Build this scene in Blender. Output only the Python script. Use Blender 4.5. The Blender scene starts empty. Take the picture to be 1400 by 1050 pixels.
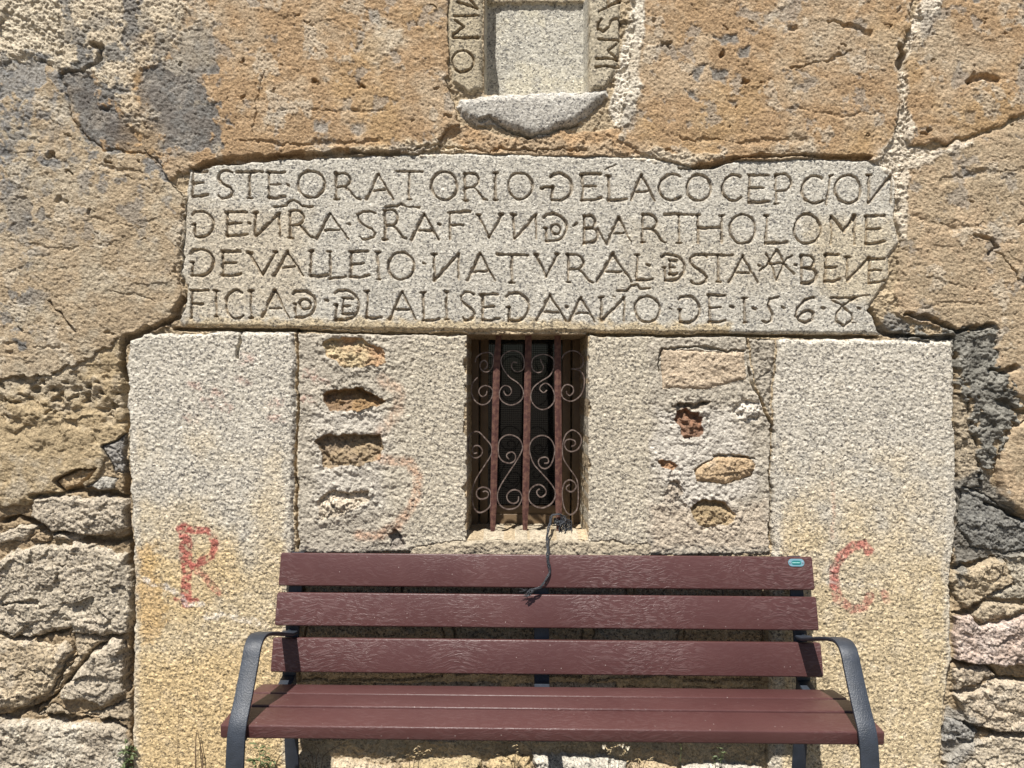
import bpy, math, random
import numpy as np
from mathutils import Vector, Matrix

C = bpy.context.scene.collection
SC = bpy.context.scene
F32 = np.float32

# ------------------------------------------------------------------ camera, light, exposure
FPX = 1050.0            # focal length in photograph pixels (1400 wide)
CAMH = 1.37             # camera height
D = 2.66                # distance from the camera to the wall face
ROLL = math.radians(0.30)
cam_d = bpy.data.cameras.new("camera")
cam = bpy.data.objects.new("camera", cam_d)
C.objects.link(cam)
cam_d.sensor_width = 36.0
cam_d.lens = 36.0 * FPX / 1400.0
cam_d.clip_start = 0.05
cam_d.clip_end = 2000.0
cam.location = (0, 0, CAMH)
cam.rotation_euler = (Matrix.Rotation(math.radians(90), 3, 'X') @ Matrix.Rotation(ROLL, 3, 'Z')).to_euler()
SC.camera = cam

SUN_H, SUN_V = 0.36, 2.1
az = math.atan(SUN_H)
el = math.atan(SUN_V * math.cos(az))
to_sun = Vector((-math.sin(az) * math.cos(el), -math.cos(az) * math.cos(el), math.sin(el)))
world = bpy.data.worlds.new("World")
SC.world = world
world.use_nodes = True
wn = world.node_tree
bg = wn.nodes['Background']
sky = wn.nodes.new('ShaderNodeTexSky')
sky.sky_type = 'NISHITA'
sky.sun_disc = False
sky.sun_elevation = el
sky.sun_rotation = math.pi + az
wn.links.new(sky.outputs['Color'], bg.inputs['Color'])
bg.inputs['Strength'].default_value = 0.05
sun_d = bpy.data.lights.new("sun", 'SUN')
sun_d.energy = 5.0
sun_d.angle = math.radians(0.53)
sun_d.color = (1.0, 0.965, 0.905)
sun = bpy.data.objects.new("sun", sun_d)
C.objects.link(sun)
sun.rotation_euler = to_sun.to_track_quat('Z', 'Y').to_euler()
sun.location = to_sun * 20
SC.view_settings.view_transform = 'Standard'
SC.view_settings.look = 'None'
SC.view_settings.exposure = 0.62
SC.view_settings.gamma = 1.0
SC.view_settings.use_curve_mapping = False

# ------------------------------------------------------------------ coordinates
cr, sr = math.cos(ROLL), math.sin(ROLL)
def W(px, py, depth=D):
    """point of the plane y = depth seen at photograph pixel (px, py)"""
    u = px - 700.0
    v = 525.0 - py
    x = u * cr - v * sr
    z = u * sr + v * cr
    return (x * depth / FPX, depth, CAMH + z * depth / FPX)

# ------------------------------------------------------------------ noise
_rng = np.random.RandomState(7)
_perm = _rng.permutation(256).astype(np.int32)
_ga = _rng.rand(256).astype(F32) * 2 * np.pi
_gx, _gy = np.cos(_ga).astype(F32), np.sin(_ga).astype(F32)
_fx, _fy = _rng.rand(256).astype(F32), _rng.rand(256).astype(F32)
def perlin(x, y, seed=0):
    xf, yf = np.floor(x), np.floor(y)
    xi, yi = xf.astype(np.int32) + seed * 37, yf.astype(np.int32) + seed * 91
    dx, dy = (x - xf).astype(F32), (y - yf).astype(F32)
    def g(ix, iy, ax, ay):
        h = _perm[(_perm[ix & 255] + iy) & 255]
        return _gx[h] * ax + _gy[h] * ay
    u = dx * dx * dx * (dx * (dx * 6 - 15) + 10)
    v = dy * dy * dy * (dy * (dy * 6 - 15) + 10)
    a = g(xi, yi, dx, dy); b = g(xi + 1, yi, dx - 1, dy)
    c = g(xi, yi + 1, dx, dy - 1); d = g(xi + 1, yi + 1, dx - 1, dy - 1)
    a += u * (b - a); c += u * (d - c)
    return a + v * (c - a)
def fbm(x, y, period, octaves=3, seed=0, gain=0.5):
    f, amp, out = 1.0 / period, 1.0, 0
    for o in range(octaves):
        out = out + amp * perlin(x * f + 13.7 * o, y * f + 5.3 * o, seed + o)
        f *= 2.03; amp *= gain
    return out
def worley(x, y, period, seed=0):
    X, Y = x / period, y / period
    xf, yf = np.floor(X), np.floor(Y)
    xi, yi = xf.astype(np.int32) + seed * 53, yf.astype(np.int32) + seed * 29
    best = np.full(X.shape, 9.0, F32)
    for j in (-1, 0, 1):
        for i in (-1, 0, 1):
            h = _perm[(_perm[(xi + i) & 255] + yi + j) & 255]
            ddx = xf + i + _fx[h] - X
            ddy = yf + j + _fy[h] - Y
            best = np.minimum(best, ddx * ddx + ddy * ddy)
    return np.sqrt(best)
def facet(x, y, period, seed=0):
    """broken stone: every voronoi cell is a small plane of its own tilt and height"""
    X, Y = x / period, y / period
    xf, yf = np.floor(X), np.floor(Y)
    xi, yi = xf.astype(np.int32) + seed * 53, yf.astype(np.int32) + seed * 29
    best = np.full(X.shape, 9.0, F32); out = np.zeros(X.shape, F32)
    for j in (-1, 0, 1):
        for i in (-1, 0, 1):
            h = _perm[(_perm[(xi + i) & 255] + yi + j) & 255]
            ddx = xf + i + _fx[h] - X
            ddy = yf + j + _fy[h] - Y
            d = ddx * ddx + ddy * ddy
            c = d < best
            best = np.where(c, d, best)
            out = np.where(c, _gx[h] * ddx + _gy[h] * ddy + 1.2 * (_fx[(h + 77) & 255] - .5), out)
    return out.astype(F32)
def sstep(a, b, x):
    t = np.clip((x - a) / (b - a), 0, 1)
    return t * t * (3 - 2 * t)

# ------------------------------------------------------------------ the wall as one relief, cut into its stones
def axis(lo, hi, a, b, fine, f0, f1, finer, side):
    out = [a]
    x = a
    while x < b - 1e-6:
        x += finer if f0 <= x < f1 else fine
        out.append(x)
    left, s, x = [], fine, a
    while x > lo:
        s = min(s * 1.06, side); x -= s; left.append(x)
    s, x = fine, out[-1]
    while x < hi:
        s = min(s * 1.06, side); x += s; out.append(x)
    return np.array(left[::-1] + out, F32)
XS = axis(-420, 1820, -6, 1406, 1.0, 240, 1240, 0.9, 7)
YS = axis(-400, 1076, -6, 1060, 1.0, 205, 460, 0.85, 7)
PX, PY = np.meshgrid(XS, YS)
R_, C_ = PX.shape
print("wall grid", R_, C_)
N1x = fbm(PX, PY, 26, 2, 11); N1y = fbm(PX, PY, 26, 2, 17)
N2x = fbm(PX, PY, 8, 2, 23); N2y = fbm(PX, PY, 8, 2, 29)
BIG = fbm(PX, PY, 150, 3, 1)
MID = fbm(PX, PY, 34, 3, 2)
GRAIN = fbm(PX, PY, 8, 3, 3, 0.6)
FINE = fbm(PX, PY, 4.3, 2, 4, 0.7)
WORL = worley(PX + 3 * N2x, PY + 3 * N2y, 7.0, 1)
FACET = facet(PX + 9 * N1x, (PY + 9 * N1y) * 1.5, 46, 2) * .6 + facet(PX + 5 * N1x + 3 * N2x, (PY + 5 * N1y + 3 * N2y) * 1.4, 19, 4) * .34
RIDGE = 1 - 2.2 * np.abs(fbm(PX + 10 * N1x, (PY + 14 * N1y) * 2.1, 60, 3, 6))
PITS = worley(PX + 5 * N1x, PY * 1.25 + 5 * N1y, 30, 3)
BLOT = fbm(PX, PY, 70, 4, 40)
BLOT2 = fbm(PX, PY, 22, 3, 44)
BLOT3 = fbm(PX, PY, 9, 2, 48)
print("noise ready")

ID = np.zeros((R_, C_), np.int16)
H = np.zeros((R_, C_), F32)
T = np.zeros((R_, C_, 3), F32)

def sl(x0, x1, y0, y1):
    a, b = np.searchsorted(YS, (y0, y1)); c, d = np.searchsorted(XS, (x0, x1))
    return slice(max(a - 1, 0), min(b + 1, R_)), slice(max(c - 1, 0), min(d + 1, C_))
def poly_sd(poly, s, warp):
    x = PX[s] + warp * N1x[s] + warp * 0.45 * N2x[s]
    y = PY[s] + warp * N1y[s] + warp * 0.45 * N2y[s]
    n = len(poly)
    d = np.full(x.shape, 1e9, F32)
    ins = np.zeros(x.shape, bool)
    for i in range(n):
        ax, ay = poly[i]; bx, by = poly[(i + 1) % n]
        ex, ey = bx - ax, by - ay
        L = ex * ex + ey * ey + 1e-9
        t = np.clip(((x - ax) * ex + (y - ay) * ey) / L, 0, 1)
        d = np.minimum(d, (x - ax - t * ex) ** 2 + (y - ay - t * ey) ** 2)
        if ay != by:
            cond = (ay > y) != (by > y)
            ins ^= cond & (x < (bx - ax) * (y - ay) / (by - ay) + ax)
    return np.where(ins, 1, -1) * np.sqrt(d)
def bbox(poly, pad):
    xs = [p[0] for p in poly]; ys = [p[1] for p in poly]
    return sl(min(xs) - pad, max(xs) + pad, min(ys) - pad, max(ys) + pad)
def cr_(pts, sc, ox, oy):
    return [(x / sc + ox, y / sc + oy) for x, y in pts]
def line_d(pts, s, warp=0.0):
    x = PX[s] + warp * N1x[s] + warp * 0.6 * N2x[s]
    y = PY[s] + warp * N1y[s] + warp * 0.6 * N2y[s]
    d = np.full(x.shape, 1e9, F32)
    for (ax, ay), (bx, by) in zip(pts[:-1], pts[1:]):
        ex, ey = bx - ax, by - ay
        L = ex * ex + ey * ey + 1e-9
        t = np.clip(((x - ax) * ex + (y - ay) * ey) / L, 0, 1)
        d = np.minimum(d, (x - ax - t * ex) ** 2 + (y - ay - t * ey) ** 2)
    return np.sqrt(d)

# surface kinds: amplitudes of big, mid, grain, fine, pecked cells, ridges, pits
KIND = {
    'dressed': (.003, .0017, .0016, .0028, .0019, 0, 0, 0),
    'slab':    (.0015, .0012, .0010, .0016, .0000, 0, 0, 0),
    'ochre':   (.005, .0028, .0018, .0026, .0008, .0008, .0016, .0016),
    'tan':     (.005, .0034, .0020, .0026, .0008, .0010, .0022, .0026),
    'rubble':  (.012, .0045, .0038, .0038, .0020, .0016, .002, .0140),
    'rough':   (.008, .0046, .0042, .0036, .0024, .0016, .002, .0075),
    'plaster': (.004, .0044, .0034, .0028, .0020, .0010, .001, .0022),
    'mortar':  (.006, .0046, .0044, .0038, .0024, .0012, .003, .0080),
}
def relief(kind, s):
    a = KIND[kind]
    h = a[0] * BIG[s] + a[1] * MID[s] + a[2] * GRAIN[s] + a[3] * FINE[s]
    if a[4]: h = h + a[4] * (0.45 - WORL[s])
    if a[5]: h = h + a[5] * RIDGE[s]
    if a[7]: h = h + a[7] * FACET[s]
    if a[6]: h = h - a[6] * np.clip(1 - PITS[s] * 3.2, 0, 1) * sstep(-.05, .35, BLOT[s])
    return h

PARTS = [('mortar', None, 'mortar')]      # index = id: (name, label, material)
def stone(poly, kind, tint, level=0.0, warp=3.0, edge=8, drop=.02, bulge=0.0, name='rubble_stone', label=None, mat='granite', grow=0.0, var=.16, base=None, seed=0):
    PARTS.append((name, label, mat))
    k = len(PARTS) - 1
    s = bbox(poly, 14)
    sd = poly_sd(poly, s, warp) + grow
    m = sd > 0
    t = np.clip(sd / edge, 0, 1)
    h = level + relief(kind, s) - drop * (1 - t) ** 2
    if bulge:
        h = h + bulge * (1 - np.exp(-np.maximum(sd, 0) / 26.0))
    H[s] = np.where(m, h, H[s]); ID[s] = np.where(m, k, ID[s])
    v = 1 + var * (0.9 * BLOT[s] + 0.8 * BLOT2[s] + .5 * BLOT3[s])
    col = np.array(tint, F32)[None, None, :] * v[..., None]
    if base is not None:
        q = sstep(-.15, .35, BLOT[s] * .7 + BLOT2[s] * .5)[..., None]
        col = col * (1 - q) + np.array(base, F32) * v[..., None] * q
    T[s] = np.where(m[..., None], col, T[s])
    return k
def paint(poly, color, warp=6.0, feather=4.0, amount=1.0, noise=0.0, only=None, dh=0.0, rough=0.0):
    s = bbox(poly, 20)
    sd = poly_sd(poly, s, warp) + noise * 18 * BLOT2[s] + noise * 10 * BLOT3[s]
    m = sstep(-feather, feather, sd) * amount
    if only is not None: m = m * np.isin(ID[s], only)
    T[s] = T[s] * (1 - m[..., None]) + np.array(color, F32) * (1 + .25 * BLOT3[s][..., None]) * m[..., None]
    if dh: H[s] += dh * m
    if rough: H[s] += rough * m * (GRAIN[s] + .8 * RIDGE[s] * .5 + .7 * FINE[s] + .6 * MID[s])
def paint_line(pts, hw, color, amount=1.0, breakup=0.5, warp=2.0, thr=0.0, feather=1.6):
    xs = [p[0] for p in pts]; ys = [p[1] for p in pts]
    s = sl(min(xs) - hw * 3, max(xs) + hw * 3, min(ys) - hw * 3, max(ys) + hw * 3)
    d = line_d(pts, s, warp)
    m = sstep(hw + feather, hw - feather, d) * amount
    m = m * (1 - breakup + breakup * sstep(thr - .25, thr + .25, BLOT3[s] + .6 * FINE[s]))
    T[s] = T[s] * (1 - m[..., None]) + np.array(color, F32) * m[..., None]
def crack(pts, hw=2.2, depth=.03, warp=4.0, vary=.7):
    xs = [p[0] for p in pts]; ys = [p[1] for p in pts]
    s = sl(min(xs) - 16, max(xs) + 16, min(ys) - 16, max(ys) + 16)
    d = line_d(pts, s, warp)
    w = hw * (1 + vary * MID[s] * 1.6)
    g = np.clip(1 - d / np.maximum(w * 1.7, .6), 0, 1)
    H[s] -= depth * np.minimum(g * 1.5, 1)
def pit(poly, depth, color=None, kind='rough', warp=5.0, edge=3.0, name='rubble_stone', label=None, bulge=.01, mat='sandstone', base=None):
    """a hollow in the plaster with an older stone showing inside"""
    s = bbox(poly, 12)
    sd = poly_sd(poly, s, warp)
    k = stone(poly, kind, color, level=0, warp=warp, edge=2, drop=0, name=name, label=label, mat=mat, base=base, var=.3)
    m = sd > 0
    t = np.clip(sd / edge, 0, 1)
    lo = min(p[1] for p in poly); hi = max(p[1] for p in poly)
    slope = np.clip((PY[s] - lo) / (hi - lo), 0, 1)
    H[s] = np.where(m, H[s] - 1.35 * depth * t * (1.0 - .85 * slope) + bulge * np.clip(sd / 14, 0, 1) + .006 * GRAIN[s] + .006 * RIDGE[s] * t, H[s] + .004 * np.exp(-(sd + 5) ** 2 / 30) * (.6 + GRAIN[s]))
    return k

# palette (albedo)
OCHRE = (.415, .283, .165); OCHRE2 = (.425, .322, .215)
TAN = (.415, .325, .22); TAN2 = (.385, .325, .24)
SLAB = (.465, .44, .385)
BLK = (.49, .455, .39); BLKY = (.535, .435, .28)
PLAS = (.44, .395, .325)
PALE = (.60, .53, .42)
GREY = (.155, .152, .15)
RUB = (.35, .29, .21); RUBG = (.38, .33, .26); RUBP = (.43, .34, .285)

# mortar bed
s_all = (slice(0, R_), slice(0, C_))
rub = np.maximum(sstep(186, 172, PX), sstep(1300, 1312, PX)) * sstep(600, 690, PY)
H[:] = -.007 - .013 * rub - .016 * sstep(760, 775, PY) * (1 - rub) + relief('mortar', s_all)
v = 1 + .22 * BLOT + .2 * BLOT2 + .12 * BLOT3
T[:] = (np.array((.42, .335, .225), F32) * (1 - rub[..., None]) + np.array((.31, .235, .15), F32) * rub[..., None]) * v[..., None]

E_ = -430; W_ = -440; X_ = 1840; B_ = 1090
# --- stones outside the frame, so that the wall carries on
stone([(W_, E_), (-20, E_), (60, -160), (-30, -20), (W_, -10)], 'tan', TAN, -.004, 6, 12, .025, .006, base=OCHRE, label='large tan stone of the upper wall', mat='sandstone')
stone([(W_, 10), (-40, 0), (-30, 240), (W_, 260)], 'tan', TAN2, -.004, 6, 12, .025, .006, mat='sandstone')
stone([(W_, 280), (-36, 262), (-26, 620), (W_, 640)], 'tan', TAN, 0, 6, 12, .025, .006, mat='sandstone')
stone([(W_, 660), (-30, 650), (-24, 860), (W_, 880)], 'rubble', RUBG, -.01, 6, 14, .03, .01)
stone([(W_, 900), (-30, 890), (-20, B_), (W_, B_)], 'rubble', RUB, -.01, 6, 14, .03, .01)
stone([(1420, 470), (X_, 450), (X_, 760), (1424, 770)], 'rubble', RUBG, -.01, 6, 14, .03, .01)
stone([(1424, 790), (X_, 780), (X_, B_), (1420, B_)], 'rubble', RUB, -.01, 6, 14, .03, .01)
stone([(1440, 180), (X_, 150), (X_, 430), (1425, 445)], 'tan', TAN, 0, 6, 14, .03, .01, mat='sandstone')

# --- upper courses
S1a = stone([(-16, 100), (40, 82), (86, 104), (104, 172), (138, 206), (198, 212), (230, 248), (249, 262), (249, 330), (246, 425), (228, 441), (196, 450), (164, 464), (120, 506), (60, 532), (-16, 542)],
            'tan', TAN, .006, 7, 6, .0035, .004, base=TAN2, mat='sandstone', grow=4.5, label='broad tan stone with dark grey patches left of the inscription')
S1b = stone([(-16, 526), (60, 516), (122, 496), (162, 468), (168, 520), (171, 590), (150, 605), (128, 650), (116, 660), (90, 672), (40, 682), (-16, 694)],
            'tan', (.41, .32, .20), .001, 7, 6, .0035, .004, base=TAN2, mat='sandstone', grow=4.5, label='pitted and eroded tan stone at the left')
S0 = stone([(-20, E_), (95, E_), (84, 96), (60, 76), (20, 84), (-20, 96)], 'rough', PALE, .004, 7, 6, .0035, base=TAN, mat='sandstone', grow=4.5, label='stone under rough whitish mortar in the top left corner')
S2 = stone([(88, E_), (612, E_), (612, 40), (606, 112), (622, 168), (600, 196), (540, 220), (440, 224), (370, 226), (300, 232), (244, 232), (230, 240), (200, 208), (140, 202), (106, 168), (90, 104)],
           'ochre', OCHRE, .007, 7, 6, .0035, .004, base=OCHRE2, mat='sandstone', grow=4.5, label='large ochre stone with grey patches above the inscription')
S2b = stone([(600, 198), (626, 172), (700, 192), (780, 186), (830, 178), (870, 190), (880, 222), (760, 222), (620, 222)], 'rough', OCHRE2, -.002, 7, 6, .0035, base=OCHRE, mat='sandstone', grow=4.5, label='crumbling ochre packing under the niche')
S3 = stone([(872, E_), (1262, E_), (1240, 40), (1226, 74), (1226, 140), (1216, 190), (1188, 226), (1090, 228), (1030, 228), (980, 228), (905, 216), (850, 190), (862, 120), (868, 60)],
           'ochre', OCHRE, .007, 7, 6, .0035, .004, base=OCHRE2, mat='sandstone', grow=4.5, label='large ochre stone right of the niche')
S4 = stone([(1278, E_), (X_, E_), (X_, 130), (1400, 152), (1340, 176), (1290, 192), (1246, 192), (1240, 120), (1246, 74), (1262, 30)],
           'ochre', OCHRE, .008, 7, 6, .0035, .004, base=OCHRE2, mat='sandstone', grow=4.5, label='ochre stone in the top right corner')
S5 = stone([(1238, 226), (1290, 208), (1350, 186), (1430, 160), (1430, 540), (1392, 540), (1362, 500), (1356, 446), (1322, 452), (1296, 444), (1240, 432), (1228, 410), (1234, 330), (1232, 280)],
           'tan', TAN, .006, 7, 6, .0035, .004, base=OCHRE2, mat='sandstone', grow=4.5, label='tan stone right of the inscription')

# --- niche and its frame
NL = stone([(617, E_), (660, E_), (660, 124), (640, 128), (618, 112), (612, 60)], 'slab', (.40, .345, .25), .006, 2, 6, .014, name='niche_frame_stone', label='narrow niche stone with worn carved letters, left side')
NR = stone([(806, E_), (850, E_), (848, 60), (842, 100), (826, 122), (806, 124)], 'slab', (.42, .37, .28), .006, 2, 6, .014, name='niche_frame_stone', label='narrow niche stone with carved letters, right side')
NB = stone([(662, -150), (806, -150), (806, 128), (662, 128)], 'slab', (.465, .445, .39), 0, 0.6, 2, 0, name='niche_back', label='plain pale granite back of the small niche', base=(.47, .44, .36))
NT = stone([(656, E_), (812, E_), (812, -22), (656, -22)], 'slab', (.42, .36, .26), -.132, .8, 3, .004, name='niche_frame_stone', label='niche lintel at the top edge')
sN = sl(655, 812, -160, 132)
mN = ID[sN] == NB
back = -.145 * sstep(661, 664.5, PX[sN] + 1.2 * N2x[sN]) * (1 - .75 * sstep(802, 808, PX[sN])) - .010 * sstep(690, 664, PX[sN])
H[sN] = np.where(mN, H[sN] + back, H[sN])
NS = stone([(628, 136), (680, 129), (760, 126), (828, 124), (832, 130), (812, 150), (790, 168), (762, 178), (738, 188), (714, 184), (690, 174), (672, 168), (652, 172), (632, 160), (624, 148)],
           'slab', (.43, .41, .37), .014, 3.5, 12, .022, .004, name='niche_sill', label='rough grey granite sill below the niche')

# --- inscribed slab
SLB = stone([(258, 232), (300, 223), (370, 218), (440, 215), (540, 211), (640, 209), (760, 213), (880, 214), (960, 230), (1000, 220), (1090, 217), (1186, 219), (1220, 232), (1226, 250), (1224, 300), (1229, 332), (1216, 352), (1214, 384), (1190, 418), (1196, 440), (1206, 457), (1000, 456), (640, 453), (400, 449), (250, 446), (244, 436), (252, 420), (256, 392), (247, 372), (252, 330), (254, 280)],
            'slab', SLAB, .002, 2, 5, .012, name='inscribed_lintel', label='long granite slab carved with four lines of capital letters', var=.10)

# --- blocks beside the window
BL = stone([(176, 464), (200, 455), (402, 453), (404, 560), (401, 700), (404, 820), (404, B_), (182, B_), (181, 1000), (183, 880), (184, 800), (180, 700), (176, 600), (173, 520)],
           'dressed', BLK, .008, 3.6, 6, .018, name='granite_block', label='tall pecked granite block with a faded red R', var=.10)
BR = stone([(1062, 464), (1180, 463), (1302, 466), (1304, 540), (1308, 620), (1308, 720), (1302, 800), (1300, 900), (1290, 980), (1284, B_), (1052, B_), (1053, 900), (1055, 760), (1056, 600)],
           'dressed', BLK, .008, 3.6, 6, .018, name='granite_block', label='tall pecked granite block with a faded red C', var=.10)
PL = stone([(407, 456), (470, 456), (600, 457), (600, 600), (600, 752), (500, 756), (408, 756)], 'plaster', PLAS, .0, 2.5, 3, .003, name='plaster_patch', label='plaster patch with hollows left of the window', mat='mortar', var=.16)
PR = stone([(850, 459), (1022, 459), (1030, 520), (1054, 580), (1053, 756), (850, 760), (850, 620)], 'plaster', PLAS, .0, 2.5, 3, .003, name='plaster_patch', label='plaster patch with small stones right of the window', mat='mortar', var=.16)
JL = stone([(566, 459), (637, 459), (637, 742), (560, 752), (556, 700), (562, 600)], 'dressed', (.45, .405, .325), .0015, 7, 4, .0012, name='window_jamb', label='granite jamb left of the barred window', var=.1)
JR = stone([(804, 459), (886, 461), (888, 600), (884, 742), (804, 742)], 'dressed', (.45, .405, .325), .0015, 7, 4, .0012, name='window_jamb', label='granite jamb right of the barred window', var=.1)
PRb = stone([(1026, 462), (1060, 464), (1054, 570), (1042, 544), (1032, 520)], 'rough', (.37, .33, .27), -.004, 2, 5, .01, name='plaster_patch', label='grey mortar wedge beside the right granite block', mat='mortar')
SI = stone([(600, 741), (640, 738), (806, 738), (850, 742), (890, 744), (890, 764), (560, 764), (562, 748)], 'plaster', (.42, .36, .27), .002, 3, 5, .006, name='window_sill', label='pale sill under the barred window', mat='mortar')

# stones in the plaster
a = (3.18, 400, 440)
pit(cr_([(125, 95), (170, 68), (300, 75), (395, 120), (412, 175), (370, 200), (230, 195), (150, 150)], *a), .016, (.50, .40, .25), label='yellowish stone in the topmost hollow', base=(.38, .25, .15), bulge=.006)
pit(cr_([(138, 310), (180, 290), (300, 288), (412, 345), (380, 365), (290, 388), (150, 392), (135, 350)], *a), .042, (.30, .195, .10), label='brown stone in a deep arched hollow', base=(.22, .15, .095))
pit(cr_([(92, 512), (140, 490), (385, 488), (388, 600), (300, 628), (140, 632), (120, 560)], *a), .036, (.33, .25, .16), label='brown layered stone in a wide hollow', base=(.24, .185, .13))
pit(cr_([(105, 775), (160, 738), (330, 735), (332, 780), (250, 830), (120, 860)], *a), .020, (.43, .37, .29), label='grey rough stone in the lowest hollow', mat='granite')
pit(cr_([(415, 925), (450, 905), (492, 960), (482, 978), (420, 985)], *a), .030, (.33, .29, .25), label='small dark hole above the bench', mat='mortar', name='hollow')
a = (3.18, 790, 440)
stone(cr_([(358, 122), (500, 126), (722, 132), (732, 250), (560, 292), (368, 290)], *a), 'plaster', (.50, .405, .30), .003, 2, 5, .008, label='flat pinkish stone flush with the plaster', mat='sandstone')
pit(cr_([(405, 362), (500, 346), (585, 350), (560, 368), (430, 388)], *a), .03, (.33, .28, .22), name='hollow', label='dark slot above the red brown stone', mat='mortar', bulge=0)
pit(cr_([(415, 425), (430, 388), (480, 374), (540, 410), (547, 480), (510, 502), (460, 512), (440, 460)], *a), .022, (.27, .14, .085), label='red brown stone set in the plaster', base=(.20, .12, .08), bulge=.016)
pit(cr_([(350, 605), (400, 598), (432, 625), (410, 648), (355, 638)], *a), .014, (.32, .19, .11), label='tiny brown stone', bulge=.008)
pit(cr_([(383, 722), (400, 690), (442, 690), (457, 750), (410, 788), (380, 780)], *a), .014, (.40, .345, .28), label='small grey stone', bulge=.008, mat='granite')
stone(cr_([(505, 642), (600, 586), (742, 585), (772, 622), (755, 672), (640, 708), (520, 692)], *a), 'rough', (.48, .355, .225), .008, 2, 7, .016, label='orange tan stone proud of the plaster', mat='sandstone', base=(.50, .40, .29))
pit(cr_([(488, 802), (540, 768), (640, 780), (692, 840), (650, 888), (520, 892)], *a), .022, (.33, .25, .15), label='brown stone low in the plaster', base=(.42, .32, .20), bulge=.016)
pit(cr_([(680, 390), (715, 322), (790, 345), (804, 390), (780, 432), (720, 445)], *a), .020, (.50, .46, .40), label='white broken stone at the plaster edge', mat='granite', bulge=.022)

# --- left rubble
a = (3.18, 0, 430)
stone(cr_([(135, 795), (300, 790), (550, 800), (552, 935), (440, 972), (210, 942), (130, 882)], *a), 'rubble', RUBG, .000, 5.5, 5, .022, .004, label='flat light granite stone')
stone(cr_([(370, 742), (450, 700), (500, 716), (502, 760), (430, 772)], *a), 'rubble', (.34, .32, .28), -.004, 4.5, 4, .022, .004, label='small grey packing stone')
stone(cr_([(440, 572), (550, 520), (552, 690), (490, 692), (466, 640)], *a), 'rubble', (.25, .235, .215), -.012, 4.5, 4, .022, label='dark grey stone against the block')
stone(cr_([(-40, 965), (80, 915), (152, 930), (90, 992), (-40, 1005)], *a), 'rubble', RUBG, -.006, 4.5, 4, .022, .004, label='wedge of grey stone in the joint')
stone(cr_([(100, 985), (170, 940), (222, 960), (200, 994)], *a), 'rubble', (.34, .26, .17), -.010, 4.5, 4, .022, .004, label='small brown stone in the joint')
stone(cr_([(220, 948), (355, 963), (330, 988), (220, 978)], *a), 'rubble', RUBG, -.004, 4, 4, .022, .004, label='thin flat sliver of stone')
stone(cr_([(230, 720), (330, 665), (420, 668), (400, 700), (330, 770), (270, 780)], *a), 'rough', (.42, .31, .19), -.014, 3, 7, .03, .006, label='brown crumbling stone in the dark joint', mat='sandstone')
a = (2.917, 0, 690)
stone(cr_([(-40, 240), (20, 200), (130, 165), (330, 150), (500, 205), (532, 290), (522, 515), (470, 522), (300, 518), (200, 500), (110, 540), (-40, 505)], *a), 'rubble', (.40, .35, .275), .002, 6.5, 7, .022, .004, label='big rough grey boulder on the left', base=RUBG)
stone(cr_([(-40, 520), (110, 546), (255, 560), (285, 610), (200, 735), (90, 820), (-40, 822)], *a), 'rubble', (.41, .335, .235), -.004, 6.5, 6, .022, .004, label='tan boulder at the lower left', base=RUBG)
stone(cr_([(285, 520), (380, 512), (438, 524), (310, 655), (225, 738), (205, 740), (295, 610)], *a), 'rubble', (.37, .305, .22), -.016, 5.5, 4, .022, .004, label='long brown wedge between two boulders')
stone(cr_([(440, 534), (490, 542), (502, 600), (492, 760), (400, 806), (235, 770), (236, 742), (335, 618)], *a), 'rubble', RUBG, .006, 5.5, 6, .022, .004, label='triangular grey boulder beside the block')
stone(cr_([(130, 842), (200, 798), (292, 850), (210, 868)], *a), 'rubble', RUB, -.012, 4.5, 4, .022, .004, label='small stone between boulders')
stone(cr_([(300, 840), (400, 822), (505, 780), (510, 870), (420, 866)], *a), 'rubble', RUB, -.016, 5.5, 4, .022, .004, label='brown packing stone near the block')
stone(cr_([(-40, 850), (220, 872), (400, 880), (500, 905), (518, 1150), (-40, 1150)], *a), 'rubble', RUBG, .006, 6.5, 6, .022, .004, label='pale granite boulder in the bottom left corner', base=(.43, .39, .32))

# --- right rubble
stone([(1307, 536), (1325, 540), (1330, 570), (1340, 608), (1346, 668), (1311, 672), (1309, 631)], 'rough', (.33, .275, .20), -.012, 2.5, 6, .02, .004, label='brown strip of stone beside the right block')
stone([(1367, 610), (1389, 578), (1440, 566), (1440, 712), (1398, 704), (1372, 690), (1363, 640)], 'tan', TAN, .008, 3, 8, .035, .006, mat='sandstone', base=OCHRE2, label='tan stone at the right edge')
stone([(1302, 784), (1340, 772), (1374, 764), (1388, 778), (1384, 800), (1321, 834), (1303, 816)], 'rubble', (.38, .31, .215), -.002, 5.5, 4, .022, .004, label='rounded brown stone right of the red C')
stone([(1320, 664), (1352, 676), (1392, 708), (1420, 716), (1420, 750), (1376, 758), (1330, 748), (1312, 720)], 'rubble', (.185, .18, .165), -.014, 5.5, 4, .022, .004, label='dark grey stone at the right')
stone([(1376, 760), (1440, 752), (1440, 824), (1396, 824), (1352, 818), (1384, 802)], 'rubble', (.36, .32, .25), -.004, 5.5, 4, .022, .004, label='grey stone at the right edge')
stone([(1332, 842), (1354, 822), (1396, 829), (1440, 832), (1392, 838), (1346, 856)], 'rubble', RUB, -.002, 4.5, 4, .022, .004, label='narrow grey stone with a dark underside')
stone([(1306, 844), (1330, 842), (1342, 859), (1396, 842), (1440, 838), (1440, 916), (1360, 910), (1307, 906)], 'rubble', RUBP, .004, 5.5, 4, .022, .004, label='pinkish granite stone at the right', base=(.45, .375, .33))
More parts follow.
